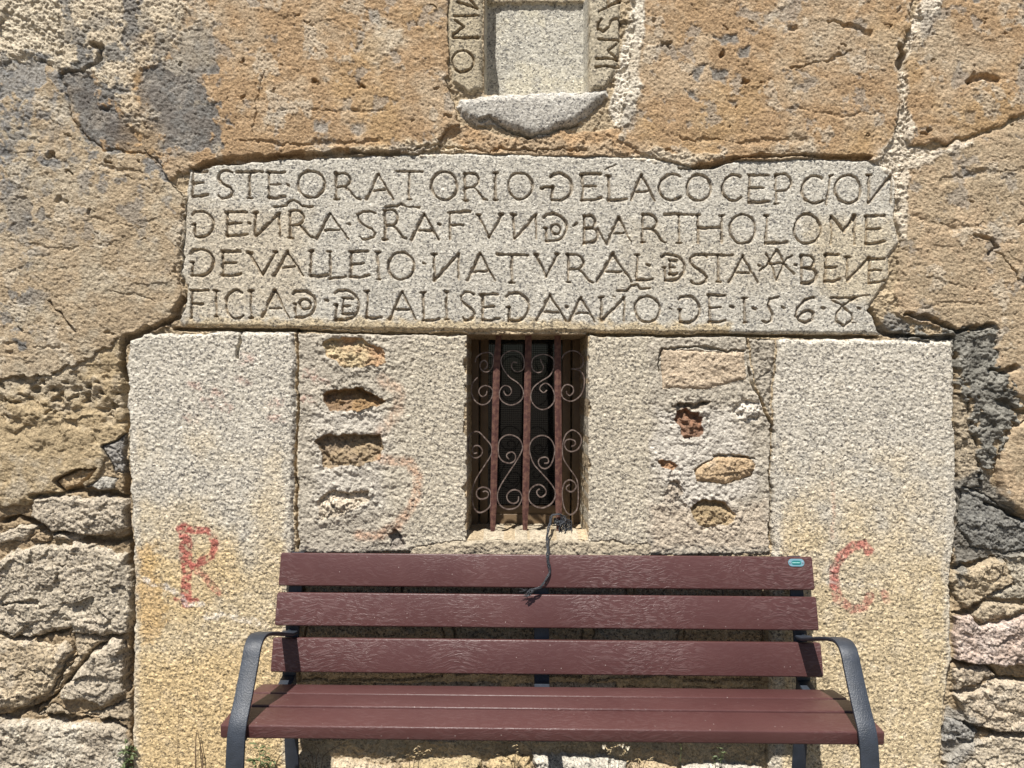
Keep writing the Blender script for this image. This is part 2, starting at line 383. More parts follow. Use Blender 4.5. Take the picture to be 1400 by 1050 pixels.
stone([(1306, 916), (1357, 914), (1371, 926), (1340, 936), (1307, 948)], 'rubble', (.37, .31, .235), -.008, 4.5, 4, .022, .004, label='small brown stone under the pinkish one')
stone([(1306, 950), (1373, 929), (1440, 942), (1440, 998), (1372, 1002), (1324, 990)], 'rubble', (.43, .36, .27), .002, 5.5, 5, .022, .004, label='pale rough stone at the lower right', base=RUBG)
stone([(1297, 984), (1320, 988), (1341, 1003), (1330, 1015), (1290, 1017)], 'rubble', (.25, .24, .22), -.008, 4.5, 4, .022, .004, label='dark grey stone at the foot of the right block')
stone([(1320, 1020), (1360, 1006), (1440, 1004), (1440, B_), (1292, B_), (1292, 1040)], 'rubble', (.40, .345, .265), .002, 5.5, 5, .022, .004, label='tan boulder in the bottom right corner')

# --- behind and under the bench
rr = random.Random(5)
for (x0, y0, x1, y1, col, lab) in [(408, 770, 540, 850, TAN2, None), (546, 768, 690, 842, RUB, None), (696, 768, 860, 850, RUBG, None), (866, 768, 1048, 838, TAN2, None),
                              (408, 856, 610, 934, TAN, None), (616, 850, 800, 930, RUB, None), (806, 856, 930, 934, RUBG, None), (936, 844, 1048, 934, TAN, None),
                              (408, 940, 500, 1012, RUB, None), (506, 938, 690, 1014, (.34, .30, .26), None), (696, 936, 850, 1016, (.36, .32, .28), None), (856, 940, 1048, 1016, RUB, None)]:
    p = [(x0 + rr.uniform(-2, 8), y0 + rr.uniform(-3, 6)), ((x0 + x1) / 2, y0 + rr.uniform(-4, 5)), (x1 + rr.uniform(-8, 2), y0 + rr.uniform(-3, 6)), (x1 - 2, (y0 + y1) / 2),
         (x1 + rr.uniform(-8, 2), y1 + rr.uniform(-5, 3)), ((x0 + x1) / 2, y1 + rr.uniform(-5, 4)), (x0 + rr.uniform(-2, 8), y1 + rr.uniform(-5, 3)), (x0 + 1, (y0 + y1) / 2)]
    stone(p, 'rough', col, -.022, 4, 9, .02, .006, name='rubble_stone', label='rough stone in the shade behind the bench')
for (p, col, lab) in [([(408, 1018), (452, 1026), (500, 1032), (540, 1040), (544, B_), (408, B_)], (.55, .46, .33), 'pale yellowish footing stone'),
                      ([(548, 1038), (570, 1030), (640, 1026), (660, 1030), (664, B_), (548, B_)], (.50, .40, .24), 'yellow footing stone'),
                      ([(668, 1028), (700, 1022), (724, 1020), (726, B_), (668, B_)], (.56, .43, .25), 'ochre footing stone'),
                      ([(730, 1024), (780, 1022), (840, 1026), (856, 1032), (858, B_), (730, B_)], (.62, .58, .50), 'whitish footing stone'),
                      ([(862, 1034), (884, 1028), (902, 1034), (930, 1042), (932, B_), (862, B_)], (.52, .41, .27), 'small yellow footing stone'),
                      ([(936, 1038), (980, 1030), (1030, 1034), (1046, 1040), (1048, B_), (936, B_)], (.58, .54, .46), 'pale footing stone near the right bench leg')]:
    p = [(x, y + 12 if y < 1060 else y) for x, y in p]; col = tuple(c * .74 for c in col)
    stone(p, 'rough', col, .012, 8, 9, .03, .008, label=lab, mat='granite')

# ------------------------------------------------------------------ pale lime strips, grey patches and stains (colour and thickness of real layers)
paint([(866, -60), (884, -60), (880, 40), (872, 90), (878, 120), (868, 160), (848, 180), (834, 160), (842, 100), (858, 40)], (.66, .60, .50), 6, 3, 1, .2, dh=.004, rough=.0012)
paint([(1244, 40), (1262, 0), (1286, -60), (1300, -60), (1280, 20), (1262, 60), (1240, 74)], (.64, .57, .47), 5, 2.5, .95, .2, dh=.003, rough=.002)
paint([(1227, 76), (1240, 76), (1238, 150), (1250, 170), (1246, 198), (1280, 206), (1330, 192), (1330, 198), (1280, 218), (1240, 232), (1238, 330), (1228, 330), (1222, 240), (1190, 222), (1216, 190), (1226, 160)], (.60, .53, .43), 5, 3, .9, .3, dh=.003, rough=.002)
paint([(860, 214), (920, 226), (980, 218), (990, 210), (900, 206)], (.58, .51, .40), 6, 3, .8, .3, dh=.003, rough=.0025)
paint([(440, 210), (540, 196), (620, 190), (640, 208), (560, 212)], (.52, .44, .32), 7, 4, .8, .4, dh=.003, rough=.005)
a = (3.333, 0, 0)
paint(cr_([(-40, -60), (900, -60), (850, 120), (760, 280), (700, 320), (640, 330), (620, 480), (720, 510), (690, 640), (620, 600), (480, 420), (430, 330), (270, 330), (230, 270), (-40, 300)], *a), (.55, .48, .37), 8, 4, .85, .6, dh=.005, rough=.0024)
for g, c_ in [([(265, 345), (350, 330), (420, 360), (440, 450), (600, 560), (640, 640), (590, 682), (490, 682), (380, 600), (310, 480)], (.12, .118, .118)),
          ([(640, 310), (830, 260), (850, 140), (900, 120), (980, 190), (1000, 330), (910, 360), (930, 450), (1000, 470), (990, 600), (1020, 660), (880, 700), (760, 690), (690, 560), (640, 440)], (.165, .158, .15)),
          ([(280, -20), (360, -20), (330, 80), (290, 70)], (.19, .18, .165)), ([(560, 20), (650, -20), (640, 100), (660, 200), (600, 250), (560, 180), (550, 100)], (.17, .16, .15)),
          ([(360, 220), (430, 220), (450, 300), (420, 325), (360, 330)], (.16, .155, .15)), ([(480, 400), (530, 400), (550, 520), (480, 520)], (.16, .155, .15)),
          ([(-30, 300), (230, 275), (200, 370), (190, 430), (-30, 455)], (.27, .26, .245)),
          ([(50, 820), (100, 850), (105, 920), (160, 980), (155, 1060), (60, 1050), (50, 950)], (.12, .12, .125)), ([(165, 955), (215, 950), (220, 990), (180, 1000)], (.15, .15, .15)),
          ([(100, 500), (130, 560), (110, 620), (60, 540)], (.2, .195, .19)), ([(665, 700), (720, 740), (760, 800), (690, 800)], (.2, .195, .19)), ([(210, 720), (290, 720), (290, 750), (220, 745)], (.17, .17, .17)),
          ([(0, 650), (45, 660), (40, 720), (0, 720)], (.17, .17, .17)), ([(470, 815), (500, 815), (500, 835), (470, 835)], (.17, .17, .17)), ([(1030, 525), (1080, 525), (1080, 575), (1030, 575)], (.2, .19, .18))]:
    paint(cr_(g, *a), c_, 11, 2.5, .9, .75, dh=-.003)
for g in ([(70, 110), (125, 110), (135, 150), (95, 160)],):
    paint(cr_(g, 3.18, 0, 430), (.14, .14, .14), 4, 2.5, .9, .3)
a = (2.8, 900, 0)
for g in ([(210, 150), (300, 138), (305, 172), (240, 182)], [(195, 268), (250, 270), (265, 345), (205, 305)], [(130, 268), (172, 258), (152, 312), (132, 300)], [(268, 385), (300, 380), (306, 410), (275, 415)],
          [(300, 195), (345, 185), (345, 225), (312, 225)], [(1175, 430), (1210, 425), (1210, 485), (1180, 480)], [(1205, 375), (1235, 380), (1250, 425), (1220, 420)], [(1275, 430), (1295, 430), (1290, 465), (1275, 465)],
          [(1160, 640), (1220, 670), (1210, 690), (1160, 670)], [(100, 340), (165, 380), (160, 400), (110, 380)], [(1200, 0), (1230, -20), (1220, 20), (1200, 20)]):
    paint(cr_(g, *a), (.235, .22, .20), 4, 2, .9, .25, dh=-.004)
a = (2.5455, 400, 0)
for g in ([(270, 40), (300, 40), (300, 95), (275, 90)], [(175, 340), (215, 335), (205, 390), (180, 380)], [(225, 100), (250, 110), (240, 180), (225, 160)], [(80, 430), (135, 425), (130, 470), (80, 465)], [(200, 440), (260, 440), (255, 465), (205, 462)]):
    paint(cr_(g, *a), (.33, .31, .28), 4, 3, .8, .3, dh=-.003)
mg = bbox([(70, 0), (310, 225)], 0)
mk = sstep(.0, .16, fbm(PX[mg], PY[mg], 30, 5, 81, .6) + .35 * BLOT[mg]) * sstep(60, 110, PX[mg]) * sstep(312, 285, PX[mg] + 20 * BLOT2[mg]) * sstep(0, 60, PY[mg]) * sstep(222, 200, PY[mg]) * .85
T[mg] = T[mg] * (1 - mk[..., None]) + np.array((.19, .182, .17), F32) * mk[..., None]
mg = bbox([(-10, 70), (75, 470)], 0)
mk = sstep(.06, .22, fbm(PX[mg], PY[mg], 30, 5, 83, .6) + .3 * BLOT[mg]) * sstep(85, 40, PX[mg] + 30 * BLOT[mg]) * .7
T[mg] = T[mg] * (1 - mk[..., None]) + np.array((.20, .198, .195), F32) * mk[..., None]
paint(cr_([(250, 180), (300, 110), (380, 115), (390, 140), (310, 215), (300, 260), (260, 210)], *a), (.50, .43, .33), 6, 5, .8, .4, dh=.003)
# speckled grey growth over the left stone, warm and pale clouds over the ochre courses
m = sstep(.20, .34, fbm(PX, PY, 34, 5, 61, .6)) * np.isin(ID, (S1a,)) * sstep(470, 180, PY) * .75
T = T * (1 - m[..., None]) + np.array((.22, .215, .21), F32) * m[..., None]
m = sstep(.02, .5, fbm(PX, PY, 110, 4, 65)) * np.isin(ID, (S2, S3, S4)) * .5
T = T * (1 - m[..., None]) + np.array((.45, .305, .155), F32) * m[..., None]
m = sstep(.15, .55, fbm(PX, PY, 130, 4, 69)) * np.isin(ID, (S2, S3, S4, S5, S1a)) * .55
T = T * (1 - m[..., None]) + np.array((.44, .37, .275), F32) * m[..., None]
m = sstep(.30, .42, fbm(PX, PY, 46, 5, 91, .6)) * np.isin(ID, (S2, S3, S4, S5)) * .6
T = T * (1 - m[..., None]) + np.array((.30, .27, .235), F32) * m[..., None]; H -= (.0025 * m).astype(F32)
m = sstep(.32, .42, fbm(PX, PY, 58, 5, 95, .6)) * np.isin(ID, (S1a, S2, S3, S4, S5)) * .5
T = T * (1 - m[..., None]) + np.array((.52, .46, .37), F32) * m[..., None]; H += (.002 * m * (1 + FINE)).astype(F32)
# dark render on the right
dk = [(1240, 444), (1262, 452), (1300, 454), (1330, 446), (1358, 446), (1360, 494), (1388, 534), (1390, 562), (1380, 587), (1364, 606), (1364, 632), (1344, 650), (1340, 610), (1330, 570), (1325, 540), (1312, 520), (1308, 480), (1236, 470), (1226, 452)]
sD = bbox(dk, 10)
sdk = poly_sd(dk, sD, 9) + 14 * BLOT3[sD] + 10 * BLOT2[sD]
mk = (sdk > 0) & (ID[sD] != BR)
H[sD] = np.where(mk, -.004 + 1.3 * relief('rough', sD) + .004 * RIDGE[sD] + .005 * np.clip(sdk / 10, 0, 1), H[sD])
PARTS.append(('mortar_patch', 'dark grey cement patch right of the granite block', 'mortar')); ID[sD] = np.where(mk, len(PARTS) - 1, ID[sD])
T[sD] = np.where(mk[..., None], np.array((.20, .19, .165), F32) * (1 + .7 * BLOT2[sD][..., None] + .3 * BLOT3[sD][..., None]), T[sD])
paint([(1310, 660), (1345, 640), (1420, 730), (1420, 760), (1330, 770), (1312, 800), (1305, 700)], (.17, .165, .15), 6, 4, .85, .4)
paint([(1216, 420), (1240, 440), (1250, 462), (1230, 470), (1205, 450)], (.17, .165, .155), 4, 3, .85, .3)
paint([(1300, 970), (1345, 990), (1340, 1015), (1300, 1060), (1290, 1010)], (.24, .23, .21), 4, 4, .8, .3)
# the blocks turn yellow towards their feet
for k, x0, x1 in ((BL, 170, 410), (BR, 1045, 1315)):
    s = sl(x0, x1, 450, B_)
    mk = (ID[s] == k)
    ramp = sstep(570, 840, PY[s] + 170 * BLOT[s] + 60 * BLOT2[s]) * .95
    edge = np.minimum(PX[s] - x0, x1 - PX[s])
    ramp = ramp * (1 - .75 * sstep(22, 10, edge + 8 * BLOT2[s] - (4 if k == BL else 8)))
    ramp = ramp * mk
    T[s] = T[s] * (1 - ramp[..., None]) + (np.array(BLKY, F32) * (1 + .16 * BLOT2[s] + .1 * BLOT3[s])[..., None]) * ramp[..., None]
    gr = sstep(.1, .5, BLOT2[s] + .4 * BLOT[s]) * mk * .25
    T[s] = T[s] * (1 - gr[..., None]) + np.array((.50, .47, .42), F32) * gr[..., None]
paint([(186, 745), (214, 738), (222, 800), (236, 850), (200, 880), (186, 830)], (.47, .30, .12), 9, 9, .6, .7, only=(BL,))
paint([(200, 760), (320, 740), (330, 800), (250, 860)], (.52, .36, .15), 10, 14, .4, .5, only=(BL,))
paint([(190, 900), (390, 880), (390, 1080), (190, 1080)], (.56, .40, .19), 10, 20, .5, .4, only=(BL,))
# plaster washes
paint([(430, 560), (540, 560), (530, 700), (430, 690)], (.52, .48, .42), 8, 12, .7, .4, only=(PL,))
paint([(530, 480), (566, 470), (560, 740), (520, 740)], (.50, .45, .36), 6, 8, .6, .3, only=(PL,))
paint([(900, 560), (1000, 560), (1040, 660), (960, 720), (890, 640)], (.56, .52, .46), 8, 10, .75, .4, only=(PR,))
paint([(890, 690), (1050, 690), (1050, 750), (890, 750)], (.52, .43, .33), 8, 10, .6, .4, only=(PR,))
# slab: warmer at the foot and at the right end
paint([(250, 436), (700, 438), (1000, 444), (1000, 462), (250, 456)], (.46, .36, .21), 6, 6, .7, .4, only=(SLB,))
paint([(1100, 300), (1224, 300), (1216, 420), (1120, 400)], (.46, .38, .25), 8, 14, .55, .4, only=(SLB,))
paint([(256, 280), (420, 290), (420, 420), (256, 430)], (.45, .375, .265), 10, 20, .5, .5, only=(SLB,))
paint([(850, 300), (1080, 340), (1080, 400), (850, 390)], (.44, .38, .28), 10, 20, .3, .5, only=(SLB,))
# faded red lettering painted on the blocks
RED = (.36, .10, .085)
for pts, hw in (([(254, 722), (256, 770), (255, 822)], 8.0), ([(246, 723), (284, 724), (297, 740), (291, 760), (264, 773)], 5.0), ([(242, 818), (270, 819)], 3.5)):
    paint_line(pts, hw, RED, .88, .8, 3, -.16)
paint_line([(268, 775), (284, 790), (299, 809)], 5, RED, .6, .7, 3, -.04)
paint_line([(1187, 752), (1180, 743), (1164, 745), (1148, 760), (1140, 777), (1139, 800)], 6.5, (.40, .115, .10), .8, .55, 2.5, -.14)
paint_line([(1139, 800), (1146, 820), (1163, 832), (1180, 829), (1188, 815)], 6.5, (.40, .135, .11), .68, .7, 2.5, -.06)
paint_line([(1208, 811), (1211, 820)], 5, (.42, .14, .12), .6, .7, 3, 0)
paint_line([(1136, 660), (1138, 700), (1136, 735)], 2.5, (.50, .25, .16), .4, .8, 3, .05)
paint_line([(522, 520), (545, 532), (547, 555), (535, 575), (520, 590)], 7, (.52, .27, .15), .33, .6, 3, -.05, 5)
paint_line([(520, 628), (560, 632), (572, 650), (570, 675), (560, 695), (545, 718), (520, 732), (490, 732)], 6.5, (.53, .25, .13), .42, .6, 3, -.05, 4)
for x, y in ((424, 512), (420, 545), (440, 520), (300, 535), (285, 550), (312, 555), (268, 525), (335, 520), (340, 490), (380, 550), (378, 570), (262, 570)):
    paint_line([(x - 5, y), (x + 5, y + 2)], 6, (.42, .20, .16), .4, .9, 6, .05, 4)
# white scrape across the left block
paint_line([(196, 790), (214, 800), (240, 806), (258, 824), (276, 826)], 3.5, (.62, .58, .54), .7, .75, 5, 0)
paint_line([(283, 842), (310, 840), (330, 848), (352, 852)], 4, (.62, .58, .52), .6, .75, 6, 0)
paint_line([(1130, 795), (1160, 797), (1195, 800)], 3, (.62, .58, .52), .5, .8, 5, .05)

# ------------------------------------------------------------------ carved letters
STROKES = []           # (points px, half width px, depth m)
def G(pts, hw=2.0, d=.0085): STROKES.append((pts, hw, d))
def arc(cx, cy, rx, ry, a0, a1, n=14):
    return [(cx + rx * math.cos(math.radians(a0 + (a1 - a0) * i / n)), cy + ry * math.sin(math.radians(a0 + (a1 - a0) * i / n))) for i in range(n + 1)]
def glyph(ch, x0, x1, y0, y1):
    w, h = x1 - x0, y1 - y0
    P = lambda *q: [(x0 + u * w, y0 + v * h) for u, v in q]
    th, md, tn = 2.5, 2.0, 1.75
    if ch == 'E':
        G(P((.04, 0), (.02, 1)), md); G(P((-.04, 0), (.95, 0)), th); G(P((.1, .48), (.72, .46)), md); G(P((.0, 1), (.6, 1), (.98, .93)), th)
    elif ch == 'F':
        G(P((.03, 0), (.02, 1)), md); G(P((-.08, 0), (.98, 0)), th); G(P((.1, .48), (.68, .48)), md)
    elif ch == 'T':
        G(P((0, 0), (1, 0.01)), th); G(P((.5, .02), (.49, .98)), md); G(P((.42, 1), (.58, 1)), tn)
    elif ch == 'I':
        G(P((0, 0), (0, 1)), md); G([(x0 - 2.5, y0), (x0 + 2.8, y0)], 2.2); G([(x0 - 2, y1), (x0 + 2.5, y1)], tn)
    elif ch == 'L':
        G(P((.03, 0), (.02, 1)), md); G(P((.0, 1), (.6, 1), (1, .94)), th); G([(x0 - 2.5, y0), (x0 + 3, y0)], 2.2)
    elif ch == 'A':
        G(P((0, 1), (.46, 0)), th); G(P((.46, 0), (1, 1)), tn); G(P((.26, .66), (.72, .64)), md)
    elif ch == 'V':
        G(P((0, 0), (.5, 1)), tn); G(P((.5, 1), (1, 0)), md); G(P((-.05, 0), (.1, .03)), 2.3); G(P((.9, 0), (1.05, 0)), 2.3)
    elif ch == 'N':
        G(P((0, 0), (0, 1)), md); G(P((.04, .98), (1, 0)), th); G(P((1, .02), (1, 1)), tn); G([(x0 - 2.5, y0), (x0 + 3, y0)], 2.2)
    elif ch == 'O':
        G(arc(x0 + w / 2, y0 + h / 2, w / 2, h / 2, 0, 360, 28), 2.1)
    elif ch == 'C':
        G(arc(x0 + w * .62, y0 + h / 2, w * .62, h / 2, -55, -310, 22), 2.1)
    elif ch == 'D':
        G(P((0, .12), (.12, .02)) + arc(x0 + w * .38, y0 + h / 2, w * .62, h / 2, -95, 95, 16)[0:] + P((.08, 1)), 2.4)
        G(P((.1, .5), (.08, 1)), md); G(P((.0, .5), (.12, .5)), 2.0)
    elif ch == 'P':
        G(P((.05, 0), (.03, 1)), md); G(P((.0, .02),) + arc(x0 + w * .45, y0 + h * .29, w * .52, h * .29, -95, 100, 12) + P((.1, .58)), md); G(P((-.05, 1), (.2, 1)), tn)
    elif ch == 'R':
        G(P((.05, 0), (.03, 1)), md); G(P((.0, .02),) + arc(x0 + w * .3, y0 + h * .26, w * .32, h * .26, -95, 100, 12) + P((.1, .53)), md)
        G(P((.45, .55), (.62, .7), (.82, .95), (1, 1)), md); G(P((-.04, 1), (.14, 1)), tn)
    elif ch == 'S':
        G(P((.98, .07), (.7, 0), (.35, 0), (.05, .12), (.05, .3), (.35, .46), (.8, .62), (.98, .78), (.9, .93), (.6, 1), (.3, 1), (.1, .9)), 2.1)
    elif ch == 'H':
        G(P((0, 0), (0, 1)), md); G(P((1, 0), (1, 1)), md); G(P((.05, .46), (.95, .46)), th); G([(x0 - 2.5, y0), (x0 + 3, y0)], 2.2); G([(x1 - 2.5, y0), (x1 + 3, y0)], 2.2)
    elif ch == 'M':
        G(P((.03, 0), (0, 1)), tn); G(P((1, 0), (.98, 1)), tn); G(P((.03, .02), (.55, .55), (1, .02)), th)
    elif ch == 'B':
        G(P((.03, 0), (.02, 1)), md); G(P((0, .02),) + arc(x0 + w * .4, y0 + h * .23, w * .4, h * .23, -95, 95, 10) + P((.1, .46)), md)
        G(P((.2, .46),) + arc(x0 + w * .45, y0 + h * .73, w * .52, h * .27, -85, 95, 10) + P((.05, 1)), th)
def row(ox, oy, items):
    for it in items:
        ch = it[0]
        if ch == '.':
            x, y = it[1] / 5.6 + ox, it[2] / 5.6 + oy
            G([(x - 1.5, y - .5), (x + 1.2, y + .6)], 2.2, .008)
        elif ch == 'I':
            glyph('I', it[1] / 5.6 + ox, it[1] / 5.6 + ox + 1, it[2] / 5.6 + oy, it[3] / 5.6 + oy)
        elif ch == '~':
            G([(x / 5.6 + ox, y / 5.6 + oy) for x, y in it[1]], it[2] if len(it) > 2 else 1.9)
        else:
            glyph(ch, it[1] / 5.6 + ox, it[2] / 5.6 + ox, it[3] / 5.6 + oy, it[4] / 5.6 + oy)
row(250, 220, [('E', 70, 190, 80, 275), ('S', 270, 380, 75, 285), ('T', 420, 610, 85, 285), ('E', 655, 785, 90, 285), ('.', 805, 185), ('O', 880, 1085, 75, 285), ('R', 1165, 1360, 95, 295),
               ('D', 75, 235, 390, 585), ('E', 335, 495, 395, 580), ('.', 512, 478), ('N', 555, 742, 400, 580), ('R', 815, 1000, 385, 590), ('A', 1020, 1265, 400, 600), ('.', 1270, 490), ('S', 1335, 1475, 390, 600),
               ('~', [(705, 350), (790, 345), (812, 315), (850, 300), (890, 320), (912, 350), (990, 350)])])
row(500, 220, [('A', 5, 205, 100, 295), ('T', 235, 435, 82, 295), ('O', 505, 700, 85, 300), ('R', 755, 930, 95, 305), ('I', 992, 95, 305), ('O', 1090, 1275, 95, 295), ('.', 1350, 210),
               ('R', 140, 310, 378, 600), ('A', 355, 560, 405, 605), ('.', 560, 490), ('F', 640, 800, 395, 600), ('V', 860, 1040, 410, 590), ('N', 1135, 1305, 410, 600),
               ('~', [(155, 355), (235, 350), (270, 325), (310, 350), (410, 358)])])
row(740, 220, [('D', 70, 235, 100, 305), ('~', [(10, 208), (60, 204)]), ('E', 310, 460, 105, 300), ('L', 515, 650, 115, 305), ('A', 680, 870, 110, 305), ('C', 900, 1065, 105, 305), ('O', 1115, 1300, 105, 310),
               ('D', 20, 195, 405, 615), ('O', 75, 148, 488, 564), ('~', [(240, 500), (270, 480)], 2.2), ('B', 325, 435, 420, 630), ('~', [(430, 520), (470, 590), (505, 635)]), ('A', 510, 690, 430, 620), ('R', 770, 950, 412, 625),
               ('T', 945, 1165, 412, 625), ('H', 1200, 1380, 420, 625)])
row(980, 220, [('C', 40, 185, 105, 305), ('E', 245, 400, 110, 320), ('P', 445, 575, 105, 325), ('C', 650, 810, 115, 325), ('~', [(870, 112), (856, 200), (835, 330)]), ('~', [(860, 112), (890, 110)], 2.1), ('O', 905, 1100, 112, 325), ('N', 1165, 1335, 112, 320),
               ('O', 100, 295, 415, 635), ('L', 375, 535, 422, 635), ('O', 590, 795, 412, 635), ('M', 870, 1055, 418, 640), ('E', 1140, 1290, 422, 635)])
row(250, 330, [('D', 60, 235, 65, 260), ('E', 305, 450, 78, 265), ('V', 505, 715, 82, 260), ('A', 700, 920, 80, 265), ('L', 980, 1110, 78, 270), ('L', 1125, 1250, 78, 285), ('E', 1285, 1425, 82, 275),
               ('F', 65, 200, 378, 590), ('I', 252, 380, 580), ('C', 330, 460, 375, 590), ('I', 522, 382, 585), ('A', 605, 815, 375, 585), ('D', 850, 1015, 380, 585), ('O', 895, 978, 443, 527), ('.', 1100, 455),
               ('D', 1160, 1350, 375, 605), ('E', 1225, 1305, 435, 560)])
row(500, 330, [('I', 95, 82, 295), ('O', 175, 370, 85, 295), ('.', 450, 170), ('N', 525, 710, 97, 300), ('A', 780, 990, 95, 305), ('T', 1000, 1240, 102, 320), ('V', 1300, 1468, 98, 270),
               ('L', 10, 120, 385, 590), ('A', 185, 380, 385, 600), ('L', 440, 560, 392, 605), ('I', 620, 388, 605), ('S', 730, 830, 392, 605), ('E', 890, 1020, 408, 605), ('D', 1080, 1250, 395, 610), ('A', 1310, 1535, 415, 612)])
row(740, 330, [('R', 200, 400, 102, 315), ('A', 430, 690, 97, 310), ('L', 730, 850, 100, 300), ('.', 820, 180), ('D', 930, 1095, 100, 300), ('E', 985, 1040, 148, 255), ('S', 1135, 1270, 105, 325), ('T', 1250, 1465, 103, 312),
               ('.', 195, 500), ('A', 215, 410, 430, 615), ('N', 460, 635, 428, 610), ('O', 720, 910, 420, 620), ('~', [(590, 375), (655, 380), (690, 340), (730, 335), (760, 370), (830, 360)]), ('.', 990, 520), ('D', 1050, 1210, 422, 625), ('E', 1285, 1410, 412, 620)])
row(980, 330, [('A', 95, 315, 110, 315), ('~', [(330, 225), (385, 180), (460, 65), (520, 170), (590, 250)]), ('~', [(400, 178), (500, 168)], 2.3), ('~', [(380, 105), (410, 165), (455, 295), (540, 122), (575, 110)], 1.8), ('.', 325, 185), ('.', 600, 180),
               ('B', 645, 770, 110, 320), ('E', 825, 945, 107, 310), ('N', 1000, 1165, 122, 310), ('E', 1165, 1290, 137, 320),
               ('.', 115, 500), ('I', 213, 435, 625), ('.', 290, 520), ('~', [(470, 430), (405, 438), (390, 480), (430, 560), (412, 612), (380, 630), (350, 612)]), ('.', 510, 510),
               ('~', [(745, 435), (680, 450), (620, 510), (605, 570), (630, 610), (680, 625), (735, 600), (740, 550), (700, 535), (650, 555), (625, 585)], 2.1), ('.', 815, 510),
               ('~', [(870, 432), (1050, 432)], 2.4), ('~', [(880, 450), (965, 495), (1030, 555), (1035, 600), (970, 650), (915, 610), (915, 560), (965, 495), (1045, 440)]), ('.', 1090, 515)])
G([(827, 233), (833, 228.5), (842, 226)], 1.4, .005); G([(1167, 408), (1178, 404), (1188, 403)], 1.2, .004); G([(839, 405), (841, 406)], 1.6, .005); G([(1163, 441), (1170, 442)], 1.4, .005)
n_slab = len(STROKES)
a = (4.375, 580, 0)
for pts in ([(1030, 405), (1165, 405)], [(1035, 357), (1160, 357)], [(1150, 262), (1095, 306), (1150, 350)], [(1040, 241), (1165, 241)], [(1165, 185), (1172, 140), (1150, 116), (1120, 122), (1100, 165), (1072, 196), (1045, 180), (1044, 140), (1060, 120)],
            [(1050, 72), (1170, 5)], [(1170, 5), (1045, -60)], [(1100, 40), (1095, -30)],
            [(175, 230), (325, 230)], [(185, 125), (238, 165), (175, 215)], [(180, 100), (325, 97)], [(205, 16), (320, 55)], [(320, 55), (205, -80)], arc(232, 372, 66, 64, 0, 360, 24)):
    G(cr_(pts, *a), 2.1, .009)
for n, (pts, hw, dp) in enumerate(STROKES):
    xs = [p[0] for p in pts]; ys = [p[1] for p in pts]
    s = sl(min(xs) - 9, max(xs) + 9, min(ys) - 9, max(ys) + 9)
    d = line_d(pts, s, 1.7)
    hw = hw * .72 * (1 + .55 * N2x[s] + .35 * MID[s])
    g = np.clip(1.12 - d / (hw * 1.35), 0, 1)
    H[s] -= np.maximum(0, 1.3 * dp * g * (1 + .5 * MID[s] + .3 * GRAIN[s]))
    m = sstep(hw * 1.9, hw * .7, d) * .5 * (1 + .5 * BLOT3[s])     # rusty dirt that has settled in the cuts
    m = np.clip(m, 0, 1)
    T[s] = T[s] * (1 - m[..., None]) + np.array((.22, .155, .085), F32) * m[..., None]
# strokes that cross must not dig twice
H[:] = np.where(ID == SLB, np.maximum(H, -.013), H)

# ------------------------------------------------------------------ cracks and open joints
crack([(262, 231), (293, 222), (347, 216), (408, 213), (468, 210), (543, 209)], 2.6, .035, 3)
crack([(928, 231), (958, 228), (980, 227), (996, 219), (1039, 213), (1091, 213), (1136, 216), (1188, 216)], 1.8, .03, 3)
crack([(238, 449), (330, 451), (405, 451)], 1.8, .045, 1.5, .3)
crack([(405, 451), (470, 455), (560, 456), (638, 457)], 1.5, .03, 2)
crack([(803, 457), (900, 459), (1020, 458), (1095, 460), (1200, 460)], 1.8, .04, 1.5, .4)
crack([(248, 410), (238, 434), (226, 442), (198, 452), (174, 459), (165, 476), (170, 505), (173, 560)], 3.2, .05, 4)
crack([(173, 560), (171, 640), (173, 700), (178, 760), (181, 800)], 2.4, .05, 3)
crack([(181, 800), (178, 860), (176, 900), (178, 1000), (180, 1070)], 2.0, .04, 3)
crack([(1191, 425), (1203, 446), (1214, 456), (1247, 460), (1304, 462)], 2.6, .04, 3)
crack([(1238, 430), (1273, 436), (1291, 444), (1310, 456), (1323, 450), (1354, 444)], 2.6, .04, 4)
crack([(1306, 466), (1307, 530), (1304, 580), (1309, 640), (1309, 700)], 2.0, .035, 3)
crack([(1309, 700), (1303, 760), (1300, 800), (1300, 860)], 2.2, .03, 4)
crack([(406, 456), (407, 560), (404, 620), (407, 750)], 1.1, .02, 3)
crack([(1021, 460), (1026, 520), (1040, 545), (1054, 580), (1054, 640), (1055, 700), (1052, 750)], 1.3, .022, 4)
crack([(329, 452), (328, 470), (325, 488)], 1.3, .025, 2)
crack([(899, 508), (903, 478), (960, 475), (1018, 481)], 1.2, .02, 4)
crack([(975, 624), (1000, 622), (1032, 628)], 1.2, .02, 3)
crack([(346, 186), (351, 140), (362, 98)], .6, .006, 5)
crack([(200, 206), (232, 246), (250, 262), (250, 330), (246, 420)], .9, .009, 6)
